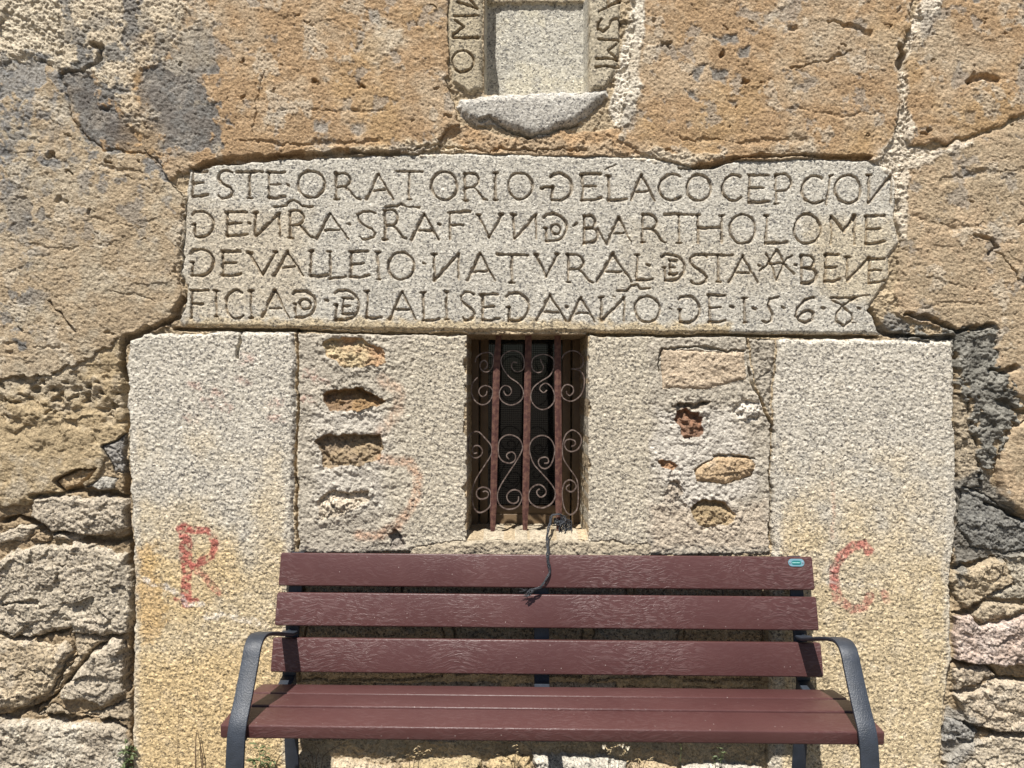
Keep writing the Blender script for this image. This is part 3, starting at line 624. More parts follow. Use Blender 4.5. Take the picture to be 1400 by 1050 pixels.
for q_, w_, d_ in (([(0, 868), (38, 876), (70, 864), (105, 868), (147, 872), (172, 866)], 2.0, .03), ([(147, 872), (112, 905), (80, 944), (42, 974), (-10, 984)], 2.2, .035), ([(42, 974), (70, 986), (100, 984), (137, 986), (172, 1000)], 2.4, .035),
                   ([(168, 880), (172, 905), (168, 950)], 2.2, .035), ([(92, 870), (97, 895), (66, 945)], 1.2, .02), ([(0, 828), (30, 822), (48, 826)], 1.6, .02), ([(20, 868), (32, 862), (46, 872)], 1.8, .02),
                   ([(1308, 840), (1330, 838), (1352, 820)], 1.8, .025), ([(1302, 782), (1340, 770), (1374, 762)], 1.8, .025), ([(1306, 948), (1350, 940), (1371, 928)], 1.6, .025),
                   ([(1282, 252), (1340, 238), (1402, 232)], 2.1, 0.0048), ([(1246, 300), (1300, 314), (1345, 306)], 1.7, 0.0036), ([(1270, 380), (1320, 396)], 1.5, 0.0036), ([(1262, 420), (1310, 412), (1345, 420)], 1.4, 0.0036),
                   ([(10, 190), (60, 196)], 1.5, 0.0036), ([(128, 226), (150, 232), (196, 236)], 1.8, 0.0048), ([(20, 330), (90, 342), (150, 336)], 1.7, 0.0036), ([(130, 300), (200, 312)], 1.4, 0.0030), ([(10, 470), (80, 478)], 1.5, 0.0048), ([(160, 400), (215, 410)], 1.4, 0.0036),
                   ([(420, 150), (480, 156), (530, 150)], 1.4, 0.0036), ([(1080, 150), (1150, 160), (1200, 156)], 1.4, 0.0036), ([(930, 190), (1010, 196), (1100, 192)], 1.8, 0.0054), ([(330, 196), (420, 200), (520, 192)], 1.8, 0.0060)):
    crack(q_, w_, d_, 6, 1.3)
crack([(84, 104), (103, 170), (140, 206), (200, 210)], .9, .007, 5)
crack([(1228, 66), (1236, 76), (1230, 90)], 4, .04, 3)
crack([(1230, 90), (1229, 140), (1226, 180)], 1.0, .014, 4)
crack([(128, 62), (139, 66), (138, 84)], 3, .03, 3)
crack([(85, 103), (112, 98), (134, 88)], 1.3, .016, 4)
crack([(1130, 34), (1148, 32), (1185, 48)], 1.8, .012, 6)
crack([(1080, 95), (1130, 85), (1160, 70)], 1.5, .010, 6)
crack([(1320, 112), (1345, 106), (1362, 110)], 2.5, .02, 4)
crack([(1330, 322), (1352, 326), (1362, 338), (1350, 348)], 1.6, .02, 4)
crack([(1358, 344), (1372, 352), (1392, 382)], .9, .012, 4)
crack([(70, 414), (90, 438), (104, 452)], 1.4, .018, 5)
crack([(655, 165), (668, 160), (690, 173), (720, 188), (752, 180), (790, 170)], 1.3, .02, 3)
crack([(560, 205), (600, 198), (660, 205), (720, 205), (800, 204)], 1.2, .012, 8)
crack([(0, 712), (24, 708), (44, 716), (70, 728), (112, 736), (150, 742), (172, 738)], 3.5, .045, 4)
crack([(42, 680), (80, 676), (110, 668), (130, 676), (156, 676), (172, 680)], 2.6, .035, 4)
crack([(1353, 505), (1372, 508), (1386, 502)], 3.0, .035, 3)
crack([(1364, 548), (1376, 550), (1390, 562), (1408, 566)], 2.4, .03, 3)
crack([(1352, 690), (1372, 696), (1400, 712)], 2.6, .03, 4)
crack([(1308, 908), (1350, 912), (1370, 926), (1410, 934)], 2.2, .03, 4)
crack([(1322, 992), (1370, 1004), (1410, 1003)], 2.4, .03, 4)
# honeycomb pits of the eroded stone and scattered holes
s = sl(-16, 180, 500, 700)
zone = np.exp(-((PY[s] - 560 + 18 * N1y[s] * 2) / 42) ** 2) * (ID[s] == S1b)
pw = worley(PX[s] + 9 * N1x[s], PY[s] * 1.5 + 9 * N1y[s], 19, 5)
H[s] -= zone * ((.024 + .02 * BLOT2[s]) * sstep(.40, .16, pw + .35 * MID[s] + .25 * GRAIN[s]) * sstep(-.25, .15, BLOT[s] + .5 * MID[s]) + .014 * sstep(.5, -.3, MID[s]) + .010 * (.5 - FACET[s]) * .8)
zone2 = sstep(640, 690, PY[s] + 20 * N1y[s]) * (ID[s] == S1b)
H[s] -= .012 * zone2 * sstep(.0, -.4, MID[s])
hr = random.Random(9)
for k in range(170):
    x, y = hr.uniform(0, 1400), hr.uniform(0, 520)
    i, j = np.searchsorted(YS, y), np.searchsorted(XS, x)
    if ID[i, j] not in (S1a, S2, S3, S4, S5, S1b): continue
    r = hr.choice((.8, 1.0, 1.2, 1.5, 1.9, 2.4))
    n_ = hr.choice((2, 2, 3, 4)); q_ = [(x, y)]
    for _ in range(n_ - 1): q_.append((q_[-1][0] + r * hr.uniform(.6, 2.2), q_[-1][1] + r * hr.uniform(-1.2, .9)))
    crack(q_, r * .75, .004 + .0035 * r, 8, 1.2)
for x, y, r in ((912, 64, 4.5), (985, 76, 3), (95, 236, 3.5), (333, 82, 3.4), (72, 212, 3), (146, 222, 3), (1183, 182, 3), (1325, 112, 3), (1038, 114, 2), (820, 40, 2), (595, 6, 4), (1268, 176, 2.5), (492, 116, 2.5), (434, 112, 2.2), (1018, 112, 3), (1210, 36, 3)):
    crack([(x - r * 1.2, y + 1), (x, y - .4), (x + r * .9, y + .8)], r * .62, .020, 8, 1.3)

# ------------------------------------------------------------------ materials
def new_mat(name):
    m = bpy.data.materials.new(name); m.use_nodes = True
    nt = m.node_tree
    b = nt.nodes['Principled BSDF']
    return m, nt, b
def nd(nt, t, **kw):
    n = nt.nodes.new(t)
    for k, val in kw.items():
        if k in n.inputs: n.inputs[k].default_value = val
        else: setattr(n, k, val)
    return n
def stone_mat(name, sp_scale, sp_stops, bump_scale, bump_dist, mixw=.85, rough=.9, ochre=.0):
    m, nt, b = new_mat(name)
    L = nt.links.new
    tc = nd(nt, 'ShaderNodeTexCoord')
    at = nd(nt, 'ShaderNodeAttribute', attribute_name='tint')
    # mineral grains: voronoi cells of random value
    vo = nd(nt, 'ShaderNodeTexVoronoi', Scale=sp_scale); vo.feature = 'F1'
    no0 = nd(nt, 'ShaderNodeTexNoise', Scale=sp_scale * .8, Detail=2.0)
    mx0 = nd(nt, 'ShaderNodeMix'); mx0.data_type = 'VECTOR'; mx0.inputs['Factor'].default_value = .012
    L(tc.outputs['Object'], no0.inputs['Vector'])
    L(tc.outputs['Object'], mx0.inputs[4]); L(no0.outputs['Color'], mx0.inputs[5])
    L(mx0.outputs[1], vo.inputs['Vector'])
    sep = nd(nt, 'ShaderNodeSeparateColor'); L(vo.outputs['Color'], sep.inputs[0])
    rp = nd(nt, 'ShaderNodeValToRGB')
    el_ = rp.color_ramp.elements
    el_[0].position, el_[0].color = sp_stops[0][0], (*sp_stops[0][1], 1)
    el_[1].position, el_[1].color = sp_stops[-1][0], (*sp_stops[-1][1], 1)
    for p, c in sp_stops[1:-1]:
        e = el_.new(p); e.color = (*c, 1)
    L(sep.outputs[0], rp.inputs[0])
    mu = nd(nt, 'ShaderNodeMix'); mu.data_type = 'RGBA'; mu.blend_type = 'MULTIPLY'; mu.inputs['Factor'].default_value = mixw
    L(at.outputs['Color'], mu.inputs[6]); L(rp.outputs[0], mu.inputs[7])
    no1 = nd(nt, 'ShaderNodeTexNoise', Scale=90.0, Detail=4.0, Roughness=.65)
    L(tc.outputs['Object'], no1.inputs['Vector'])
    mr = nd(nt, 'ShaderNodeMapRange'); mr.inputs[1].default_value = .3; mr.inputs[2].default_value = .7; mr.inputs[3].default_value = .82; mr.inputs[4].default_value = 1.18
    L(no1.outputs[0], mr.inputs[0])
    mu2 = nd(nt, 'ShaderNodeMix'); mu2.data_type = 'RGBA'; mu2.blend_type = 'MULTIPLY'; mu2.inputs['Factor'].default_value = 1
    L(mu.outputs[2], mu2.inputs[6]); L(mr.outputs[0], mu2.inputs[7])
    L(mu2.outputs[2], b.inputs['Base Color'])
    b.inputs['Roughness'].default_value = rough
    b.inputs['Specular IOR Level'].default_value = .25
    nb = nd(nt, 'ShaderNodeTexNoise', Scale=bump_scale, Detail=5.0, Roughness=.68)
    L(tc.outputs['Object'], nb.inputs['Vector'])
    bp = nd(nt, 'ShaderNodeBump', Strength=1.0, Distance=bump_dist)
    L(nb.outputs[0], bp.inputs['Height']); L(bp.outputs[0], b.inputs['Normal'])
    return m
M = {}
M['granite'] = stone_mat('granite', 190, [(0, (.22, .22, .24)), (.13, (.40, .39, .40)), (.24, (.92, .91, .90)), (.62, (1.10, 1.07, 1.02)), (1, (1.55, 1.54, 1.52))], 190, .0042)
M['sandstone'] = stone_mat('sandstone', 230, [(0, (.42, .39, .35)), (.10, (.62, .58, .53)), (.25, (.88, .86, .83)), (.7, (1.06, 1.04, 1.0)), (1, (1.3, 1.32, 1.32))], 200, .0046, .8)
M['mortar'] = stone_mat('mortar', 200, [(0, (.45, .43, .41)), (.10, (.65, .63, .60)), (.25, (.9, .88, .86)), (.7, (1.06, 1.05, 1.02)), (1, (1.28, 1.28, 1.27))], 160, .0052, .8)

# ------------------------------------------------------------------ object helpers
def tag(o, label=None, cat=None, group=None, kind=None):
    if label: o['label'] = label
    if cat: o['category'] = cat
    if group: o['group'] = group
    if kind: o['kind'] = kind
    return o
def empty(name, loc, label, cat, group=None):
    o = bpy.data.objects.new(name, None); C.objects.link(o)
    o.location = loc
    o.empty_display_size = .1
    return tag(o, label, cat, group)
def link(name, me, mats, parent=None, label=None):
    for m_ in (mats if isinstance(mats, (list, tuple)) else [mats]): me.materials.append(m_)
    o = bpy.data.objects.new(name, me); C.objects.link(o)
    if parent:
        o.parent = parent
        q = parent
        mat_ = Matrix.Translation((0, 0, 0))
        # geometry is written in world space: cancel the parents' placement
        while q is not None:
            mat_ = q.matrix_basis @ (q.matrix_parent_inverse @ mat_ if q.parent else mat_)
            q = q.parent
        o.matrix_parent_inverse = mat_.inverted()
    if label: o['label'] = label
    return o
def np_mesh(name, co, quads, tint=None, smooth=True):
    me = bpy.data.meshes.new(name)
    n, q = len(co), len(quads)
    me.vertices.add(n); me.vertices.foreach_set('co', np.ascontiguousarray(co, F32).ravel())
    me.loops.add(q * 4); me.loops.foreach_set('vertex_index', np.ascontiguousarray(quads, np.int32).ravel())
    me.polygons.add(q); me.polygons.foreach_set('loop_start', np.arange(0, q * 4, 4, dtype=np.int32))
    if tint is not None:
        at = me.attributes.new('tint', 'FLOAT_COLOR', 'POINT')
        c4 = np.ones((n, 4), F32); c4[:, :3] = np.clip(tint, .01, .9)
        at.data.foreach_set('color', c4.ravel())
    me.update(calc_edges=True)
    return me

# ------------------------------------------------------------------ cut the relief into meshes
u = PX - 700.0; v = 525.0 - PY
WX = (u * cr - v * sr) * D / FPX
WZ = CAMH + (u * sr + v * cr) * D / FPX
WY = D - H
wall = empty('stone_wall', (0, D, 0), 'old chapel wall of ochre stone and granite with a carved inscription and small barred window', 'wall')
fid = ID[:-1, :-1].copy()
# window opening left free
c0, c1 = np.searchsorted(XS, 637.0), np.searchsorted(XS, 804.0)
r0, r1 = np.searchsorted(YS, 456.0), np.searchsorted(YS, 738.0)
fid[r0:r1, c0:c1] = -1
def reveal_grid(ii, jj, n, depth, jx, jz, seed):
    """sheet that runs from the opening's edge straight into the wall"""
    bx, by, bz = WX[ii, jj], WY[ii, jj], WZ[ii, jj]
    t = np.linspace(0, 1, n, dtype=F32)[:, None]
    yy = by[None] + (D + depth - by[None]) * t
    a_ = np.arange(len(bx), dtype=F32)[None] * 1.0
    nz = fbm(a_ * np.ones_like(yy), yy * 400, 9, 3, seed) * .0030 * np.minimum(t * 6, 1)
    return np.stack([bx[None] + nz * jx + 0 * yy, yy, bz[None] + nz * jz + 0 * yy], -1), np.repeat(T[ii, jj][None], n, 0)
extra = {}
ra, ca = np.arange(r0, r1 + 1), np.arange(c0, c1 + 1)
extra[JL] = [reveal_grid(ra, np.full_like(ra, c0), 60, .355, 1, 0, 70)]
extra[JR] = [reveal_grid(ra[::-1], np.full_like(ra, c1), 60, .355, -1, 0, 71)]
extra[SLB] = [reveal_grid(ca[::-1], np.full_like(ca, r0) * 0 + r0, 60, .355, 0, -1, 72)] if False else []
g_, t_ = reveal_grid(np.full_like(ca, r0), ca[::-1], 60, .355, 0, -1, 72); extra[SLB] = [(g_, t_)]
g_, t_ = reveal_grid(np.full_like(ca, r1), ca, 70, .355, 0, 1, 73)
tt = np.linspace(0, 1, 70, dtype=F32)[:, None]
g_[..., 2] += np.interp(tt * .355, (0, .03, .055, .08, .10, .355), (0, .012, .021, .021, -.006, -.004)).astype(F32) * (1 + .5 * fbm(np.arange(len(ca), dtype=F32)[None] * np.ones((70, 1), F32), tt * 30, 30, 2, 77)) + .004 * fbm(np.arange(len(ca), dtype=F32)[None] * np.ones((70, 1), F32), tt * 80, 20, 3, 75)
extra[SI] = [(g_, t_)]
for k, (name, label, mk_) in enumerate(PARTS):
    fm = fid == k
    if not fm.any(): continue
    ii, jj = np.nonzero(fm)
    a0 = ii * C_ + jj
    quads = np.stack([a0, a0 + C_, a0 + C_ + 1, a0 + 1], -1)
    used = np.unique(quads)
    remap = np.zeros(R_ * C_, np.int32); remap[used] = np.arange(len(used), dtype=np.int32)
    quads = remap[quads]
    co = np.stack([WX.ravel()[used], WY.ravel()[used], WZ.ravel()[used]], -1)
    tc_ = T.reshape(-1, 3)[used]
    for g_, t_ in extra.get(k, []):
        n0 = len(co); h_, w_ = g_.shape[:2]
        q0 = (np.arange(h_ - 1)[:, None] * w_ + np.arange(w_ - 1)[None]).ravel() + n0
        quads = np.concatenate([quads, np.stack([q0, q0 + 1, q0 + w_ + 1, q0 + w_], -1).astype(np.int32)])
        co = np.concatenate([co, g_.reshape(-1, 3)]); tc_ = np.concatenate([tc_, t_.reshape(-1, 3)])
    link(name, np_mesh(name, co, quads, tc_), M[mk_], wall, label)
print("wall meshes ready", len(PARTS))

# ------------------------------------------------------------------ plain mesh builder
class MB:
    def __init__(s): s.v, s.f = [], []
    def add(s, vs, fs):
        n = len(s.v); s.v += [tuple(p) for p in vs]; s.f += [tuple(i + n for i in f) for f in fs]
    def box(s, x0, x1, y0, y1, z0, z1):
        s.add([(x0, y0, z0), (x1, y0, z0), (x1, y1, z0), (x0, y1, z0), (x0, y0, z1), (x1, y0, z1), (x1, y1, z1), (x0, y1, z1)],
              [(0, 3, 2, 1), (4, 5, 6, 7), (0, 1, 5, 4), (1, 2, 6, 5), (2, 3, 7, 6), (3, 0, 4, 7)])
    def tube(s, pts, rads, n=6):
        pts = [Vector(p) for p in pts]
        if not isinstance(rads, (list, tuple)): rads = [rads] * len(pts)
        up = Vector((.31, .2, .93)); prev = None; rings = []
        for i, p in enumerate(pts):
            t = (pts[min(i + 1, len(pts) - 1)] - pts[max(i - 1, 0)])
            if t.length < 1e-9: t = Vector((0, 0, 1))
            t.normalize()
            a_ = (prev if prev else t.cross(up)); a_ = a_ - t * a_.dot(t)
            if a_.length < 1e-6: a_ = t.orthogonal()
            a_.normalize(); prev = a_; b_ = t.cross(a_)
            rings.append([p + (a_ * math.cos(6.28319 * k / n) + b_ * math.sin(6.28319 * k / n)) * rads[i] for k in range(n)])
        vs = [q for r in rings for q in r]; fs = []
        for i in range(len(rings) - 1):
            for k in range(n):
                fs.append((i * n + k, i * n + (k + 1) % n, (i + 1) * n + (k + 1) % n, (i + 1) * n + k))
        fs.append(tuple(range(n))[::-1]); fs.append(tuple((len(rings) - 1) * n + k for k in range(n)))
        s.add(vs, fs)
    def section(s, pts, frames, prof, close=True):
        """sweep a closed profile [(a, b)] along pts; frames = [(A, B)] unit vectors per point"""
        n = len(prof); vs = []; fs = []
        for p, (A, B) in zip(pts, frames):
            for a_, b_ in prof: vs.append(Vector(p) + A * a_ + B * b_)
        for i in range(len(pts) - 1):
            for k in range(n):
                fs.append((i * n + k, i * n + (k + 1) % n, (i + 1) * n + (k + 1) % n, (i + 1) * n + k))
        fs.append(tuple(range(n))[::-1]); fs.append(tuple((len(pts) - 1) * n + k for k in range(n)))
        s.add(vs, fs)
    def build(s, name, mat, parent=None, label=None, smooth=True, angle=35, bevel=0):
        import bmesh
        me = bpy.data.meshes.new(name)
        me.from_pydata(s.v, [], s.f)
        bm = bmesh.new(); bm.from_mesh(me)
        bmesh.ops.recalc_face_normals(bm, faces=bm.faces)
        if bevel:
            ed = [e for e in bm.edges if e.is_manifold and e.calc_face_angle(0) > .6]
            bmesh.ops.bevel(bm, geom=ed, offset=bevel, segments=3, profile=.5, affect='EDGES', clamp_overlap=True)
        for e in bm.edges:
            if e.is_manifold and e.calc_face_angle(0) > math.radians(angle): e.smooth = False
        for f in bm.faces: f.smooth = smooth
        bm.to_mesh(me); bm.free()
        return link(name, me, mat, parent, label)
def catmull(pts, n=6):
    P = [Vector(p) for p in pts]; out = []
    for i in range(len(P) - 1):
        p0, p1, p2, p3 = P[max(i - 1, 0)], P[i], P[i + 1], P[min(i + 2, len(P) - 1)]
        for k in range(n):
            t = k / n
            out.append(.5 * ((2 * p1) + (p2 - p0) * t + (2 * p0 - 5 * p1 + 4 * p2 - p3) * t * t + (3 * p1 - p0 - 3 * p2 + p3) * t ** 3))
    out.append(P[-1]); return out
def rrect(w, h, r, n=3):
    out = []
    for cx, cy, a0 in ((w / 2 - r, h / 2 - r, 0), (-w / 2 + r, h / 2 - r, 90), (-w / 2 + r, -h / 2 + r, 180), (w / 2 - r, -h / 2 + r, 270)):
        for k in range(n + 1):
            q = math.radians(a0 + 90 * k / n); out.append((cx + r * math.cos(q), cy + r * math.sin(q)))
    return out

def simple_mat(name, color, rough=.5, metallic=0, spec=.5, noise=None, bump=None, second=None):
    m, nt, b = new_mat(name); L = nt.links.new
    b.inputs['Roughness'].default_value = rough; b.inputs['Metallic'].default_value = metallic; b.inputs['Specular IOR Level'].default_value = spec
    tc = nd(nt, 'ShaderNodeTexCoord')
    if noise:
        no = nd(nt, 'ShaderNodeTexNoise', Scale=noise[0], Detail=5.0, Roughness=.6)
        L(tc.outputs['Object'], no.inputs['Vector'])
        rp = nd(nt, 'ShaderNodeValToRGB')
        rp.color_ramp.elements[0].position, rp.color_ramp.elements[0].color = noise[1], (*color, 1)
        rp.color_ramp.elements[1].position, rp.color_ramp.elements[1].color = noise[2], (*second, 1)
        L(no.outputs[0], rp.inputs[0]); L(rp.outputs[0], b.inputs['Base Color'])
    else:
        b.inputs['Base Color'].default_value = (*color, 1)
    if bump:
        nb = nd(nt, 'ShaderNodeTexNoise', Scale=bump[0], Detail=3.0)
        L(tc.outputs['Object'], nb.inputs['Vector'])
        bp = nd(nt, 'ShaderNodeBump', Strength=1.0, Distance=bump[1])
        L(nb.outputs[0], bp.inputs['Height']); L(bp.outputs[0], b.inputs['Normal'])
    return m
def slat_mat(name, emboss, dust):
    m, nt, b = new_mat(name); L = nt.links.new
    tc = nd(nt, 'ShaderNodeTexCoord')
    mp = nd(nt, 'ShaderNodeMapping'); mp.inputs['Scale'].default_value = (38, 150, 150)
    wob = nd(nt, 'ShaderNodeTexNoise', Scale=5.0, Detail=2.0)
    L(tc.outputs['Object'], wob.inputs['Vector'])
    sb = nd(nt, 'ShaderNodeVectorMath'); sb.operation = 'MULTIPLY_ADD'
    sb.inputs[1].default_value = (.10, .10, .10)
    L(wob.outputs['Color'], sb.inputs[0]); L(tc.outputs['Object'], sb.inputs[2])
    L(sb.outputs[0], mp.inputs['Vector'])
    n1 = nd(nt, 'ShaderNodeTexNoise', Scale=1.0, Detail=3.0, Roughness=.55, Distortion=.6)
    L(mp.outputs[0], n1.inputs['Vector'])
    rp = nd(nt, 'ShaderNodeMapRange'); rp.inputs[1].default_value = .46; rp.inputs[2].default_value = .66
    L(n1.outputs[0], rp.inputs[0])
    # the embossed grain fades in and out along the slat
    fa = nd(nt, 'ShaderNodeTexNoise', Scale=2.3, Detail=2.0); L(tc.outputs['Object'], fa.inputs['Vector'])
    fr = nd(nt, 'ShaderNodeMapRange'); fr.inputs[1].default_value = .38; fr.inputs[2].default_value = .60; fr.inputs[3].default_value = .2 * emboss; fr.inputs[4].default_value = emboss
    L(fa.outputs[0], fr.inputs[0])
    mm = nd(nt, 'ShaderNodeMath'); mm.operation = 'MULTIPLY'; L(rp.outputs[0], mm.inputs[0]); L(fr.outputs[0], mm.inputs[1])
    gn = nd(nt, 'ShaderNodeTexNoise', Scale=420.0, Detail=2.0); L(tc.outputs['Object'], gn.inputs['Vector'])
    ad = nd(nt, 'ShaderNodeMath'); ad.operation = 'MULTIPLY_ADD'; ad.inputs[1].default_value = .35
    L(gn.outputs[0], ad.inputs[0]); L(mm.outputs[0], ad.inputs[2])
    bp = nd(nt, 'ShaderNodeBump', Strength=1.0, Distance=.0011); L(ad.outputs[0], bp.inputs['Height']); L(bp.outputs[0], b.inputs['Normal'])
    # colour: dull red brown, a little dusty
    cn = nd(nt, 'ShaderNodeTexNoise', Scale=3.0, Detail=5.0, Roughness=.6); L(tc.outputs['Object'], cn.inputs['Vector'])
    cp = nd(nt, 'ShaderNodeValToRGB')
    cp.color_ramp.elements[0].position, cp.color_ramp.elements[0].color = .35, (.068, .0265, .0255, 1)
    cp.color_ramp.elements[1].position, cp.color_ramp.elements[1].color = .68, (.087, .037, .035, 1)
    L(cn.outputs[0], cp.inputs[0])
    du = nd(nt, 'ShaderNodeMix'); du.data_type = 'RGBA'
    du.inputs[7].default_value = (.23, .16, .155, 1)
    dm = nd(nt, 'ShaderNodeMath'); dm.operation = 'MULTIPLY'; dm.inputs[1].default_value = dust
    L(mm.outputs[0], dm.inputs[0]); L(dm.outputs[0], du.inputs[0]); L(cp.outputs[0], du.inputs[6])
    # scattered pale dust specks
    vs = nd(nt, 'ShaderNodeTexVoronoi', Scale=55.0); L(tc.outputs['Object'], vs.inputs['Vector'])
    vm = nd(nt, 'ShaderNodeMapRange'); vm.inputs[1].default_value = .10; vm.inputs[2].default_value = .055
    L(vs.outputs['Distance'], vm.inputs[0])
    sp = nd(nt, 'ShaderNodeSeparateColor'); L(vs.outputs['Color'], sp.inputs[0])
    gt = nd(nt, 'ShaderNodeMath'); gt.operation = 'GREATER_THAN'; gt.inputs[1].default_value = .82; L(sp.outputs[0], gt.inputs[0])
    vv = nd(nt, 'ShaderNodeMath'); vv.operation = 'MULTIPLY'; L(vm.outputs[0], vv.inputs[0]); L(gt.outputs[0], vv.inputs[1])
    d2 = nd(nt, 'ShaderNodeMix'); d2.data_type = 'RGBA'; d2.inputs[7].default_value = (.30, .24, .22, 1)
    L(vv.outputs[0], d2.inputs[0]); L(du.outputs[2], d2.inputs[6]); L(d2.outputs[2], b.inputs['Base Color'])
    b.inputs['Roughness'].default_value = .40
    b.inputs['Specular IOR Level'].default_value = .36
    return m
M['slat'] = slat_mat('moulded_slat', .8, .34)
M['seat'] = slat_mat("moulded_slat_worn_smooth", .42, .30)
M['bench_iron'] = simple_mat('painted_cast_iron', (.022, .027, .036), .45, 0, .5, (30, .3, .75), (330, .0013), (.036, .044, .060))
M['rust'] = simple_mat('red_brown_paint', (.072, .029, .025), .65, 0, .3, (70, .42, .60), (300, .0014), (.14, .070, .050))
M['scroll'] = simple_mat('bare_worn_iron', (.085, .055, .045), .5, .35, .5, (90, .38, .66), (300, .0007), (.26, .20, .17))
M['wood'] = simple_mat('brown_frame', (.12, .078, .043), .5, 0, .4, (20, .3, .7), (200, .0006), (.16, .108, .06))
M['glass'] = simple_mat('dark_window_glass', (.012, .013, .013), .06, 0, .5)
M['screen'] = simple_mat('dark_fly_screen', (.008, .008, .008), .7, 0, .2)
M['bolt'] = simple_mat('zinc_bolt', (.25, .25, .25), .4, .8)
M['cord'] = simple_mat('black_cord', (.014, .015, .018), .65, 0, .4, (200, .4, .65), None, (.05, .055, .065))
M['plate_rim'] = simple_mat('pale_blue_plate', (.16, .30, .36), .35, .1, .5)
M['plate_teal'] = simple_mat('teal_plate', (.008, .15, .15), .35)
M['plate_white'] = simple_mat('pale_plate_lettering', (.35, .60, .56), .4)
M['rivet'] = simple_mat('bright_rivet', (.75, .76, .78), .25, .9)
M['leaf'] = simple_mat('dusty_green_leaf', (.075, .105, .040), .55, 0, .3, (60, .35, .7), None, (.13, .15, .075))
M['leaf_dry'] = simple_mat('dry_straw', (.30, .22, .12), .7, 0, .2, (60, .35, .7), None, (.46, .38, .24))
M['stem_dry'] = simple_mat('dry_stem', (.10, .065, .04), .8, 0, .2, (60, .35, .7), None, (.18, .125, .08))
M['pale_petal'] = simple_mat('bleached_seed_husk', (.55, .49, .38), .7, 0, .2)

# ------------------------------------------------------------------ ground and the wall's core
def ground_mat():
    m, nt, b = new_mat('dusty_ground'); L = nt.links.new
    tc = nd(nt, 'ShaderNodeTexCoord')
    no = nd(nt, 'ShaderNodeTexNoise', Scale=3.0, Detail=8.0, Roughness=.7); L(tc.outputs['Object'], no.inputs['Vector'])
    rp = nd(nt, 'ShaderNodeValToRGB')
    rp.color_ramp.elements[0].position, rp.color_ramp.elements[0].color = .35, (.13, .105, .08, 1)
    rp.color_ramp.elements[1].position, rp.color_ramp.elements[1].color = .7, (.22, .185, .14, 1)
    L(no.outputs[0], rp.inputs[0]); L(rp.outputs[0], b.inputs['Base Color'])
    b.inputs['Roughness'].default_value = .95
    n2 = nd(nt, 'ShaderNodeTexNoise', Scale=60.0, Detail=6.0, Roughness=.7); L(tc.outputs['Object'], n2.inputs['Vector'])
    bp = nd(nt, 'ShaderNodeBump', Strength=.8, Distance=.02); L(n2.outputs[0], bp.inputs['Height']); L(bp.outputs[0], b.inputs['Normal'])
    return m
g = MB(); g.add([(-800, -800, 0), (800, -800, 0), (800, 800, 0), (-800, 800, 0)], [(0, 1, 2, 3)])
tag(g.build('ground', ground_mat()), 'dusty bare ground in front of the wall', 'ground', kind='structure')
g = MB()
xl, xr, zt = float(WX.min()) + .02, float(WX.max()) - .02, float(WZ.max()) - .02
g.box(xl, xr, D + .39, D + .72, -.05, zt)
core_m = simple_mat('rubble_core', (.25, .20, .14), .95, 0, .2, (8, .3, .7), (40, .02), (.33, .27, .2))
g.build('wall_core', core_m, wall)

# ------------------------------------------------------------------ window, set 0.19 m deep
YF = D + .325
def wp(px, py, depth): return Vector(W(px, py, depth))
def rect_px(mb, x0, x1, y0, y1, depth, thick):
    a_, b_ = wp(x0, y1, depth), wp(x1, y0, depth)
    mb.box(a_.x, b_.x, depth, depth + thick, a_.z, b_.z)
mb = MB()
rect_px(mb, 636, 655, 440, 726, YF, .03); rect_px(mb, 655.8, 668, 440, 726, YF + .004, .03)
rect_px(mb, 768, 780.6, 440, 726, YF + .004, .03); rect_px(mb, 781.4, 806, 440, 726, YF, .03)
rect_px(mb, 668.3, 767.7, 440, 462, YF + .005, .03)
rect_px(mb, 668.3, 767.7, 691, 702.3, YF + .006, .03); rect_px(mb, 668.3, 767.7, 703.3, 726, YF + .002, .03)
win = mb.build('window', M['wood'], wall, 'dark brown framed window behind the bars', bevel=.002)
mb = MB(); rect_px(mb, 666, 770, 455, 695, YF + .024, .004)
mb.build('pane', M['glass'], win)
mb = MB()
for k in range(34):                               # fly screen wires
    x = 668 + 100 * (k + .5) / 34
    a_, b_ = wp(x, 692, YF + .018), wp(x, 461, YF + .018)
    mb.box(a_.x - .0007, a_.x + .0004, YF + .018, YF + .0194, a_.z, b_.z)
for k in range(78):
    y = 461 + 230 * (k + .5) / 78
    a_, b_ = wp(668, y, YF + .018), wp(768, y, YF + .018)
    mb.box(a_.x, b_.x, YF + .0195, YF + .0205, a_.z - .0007, a_.z + .0007)
mb.build('fly_screen', M['screen'], win)

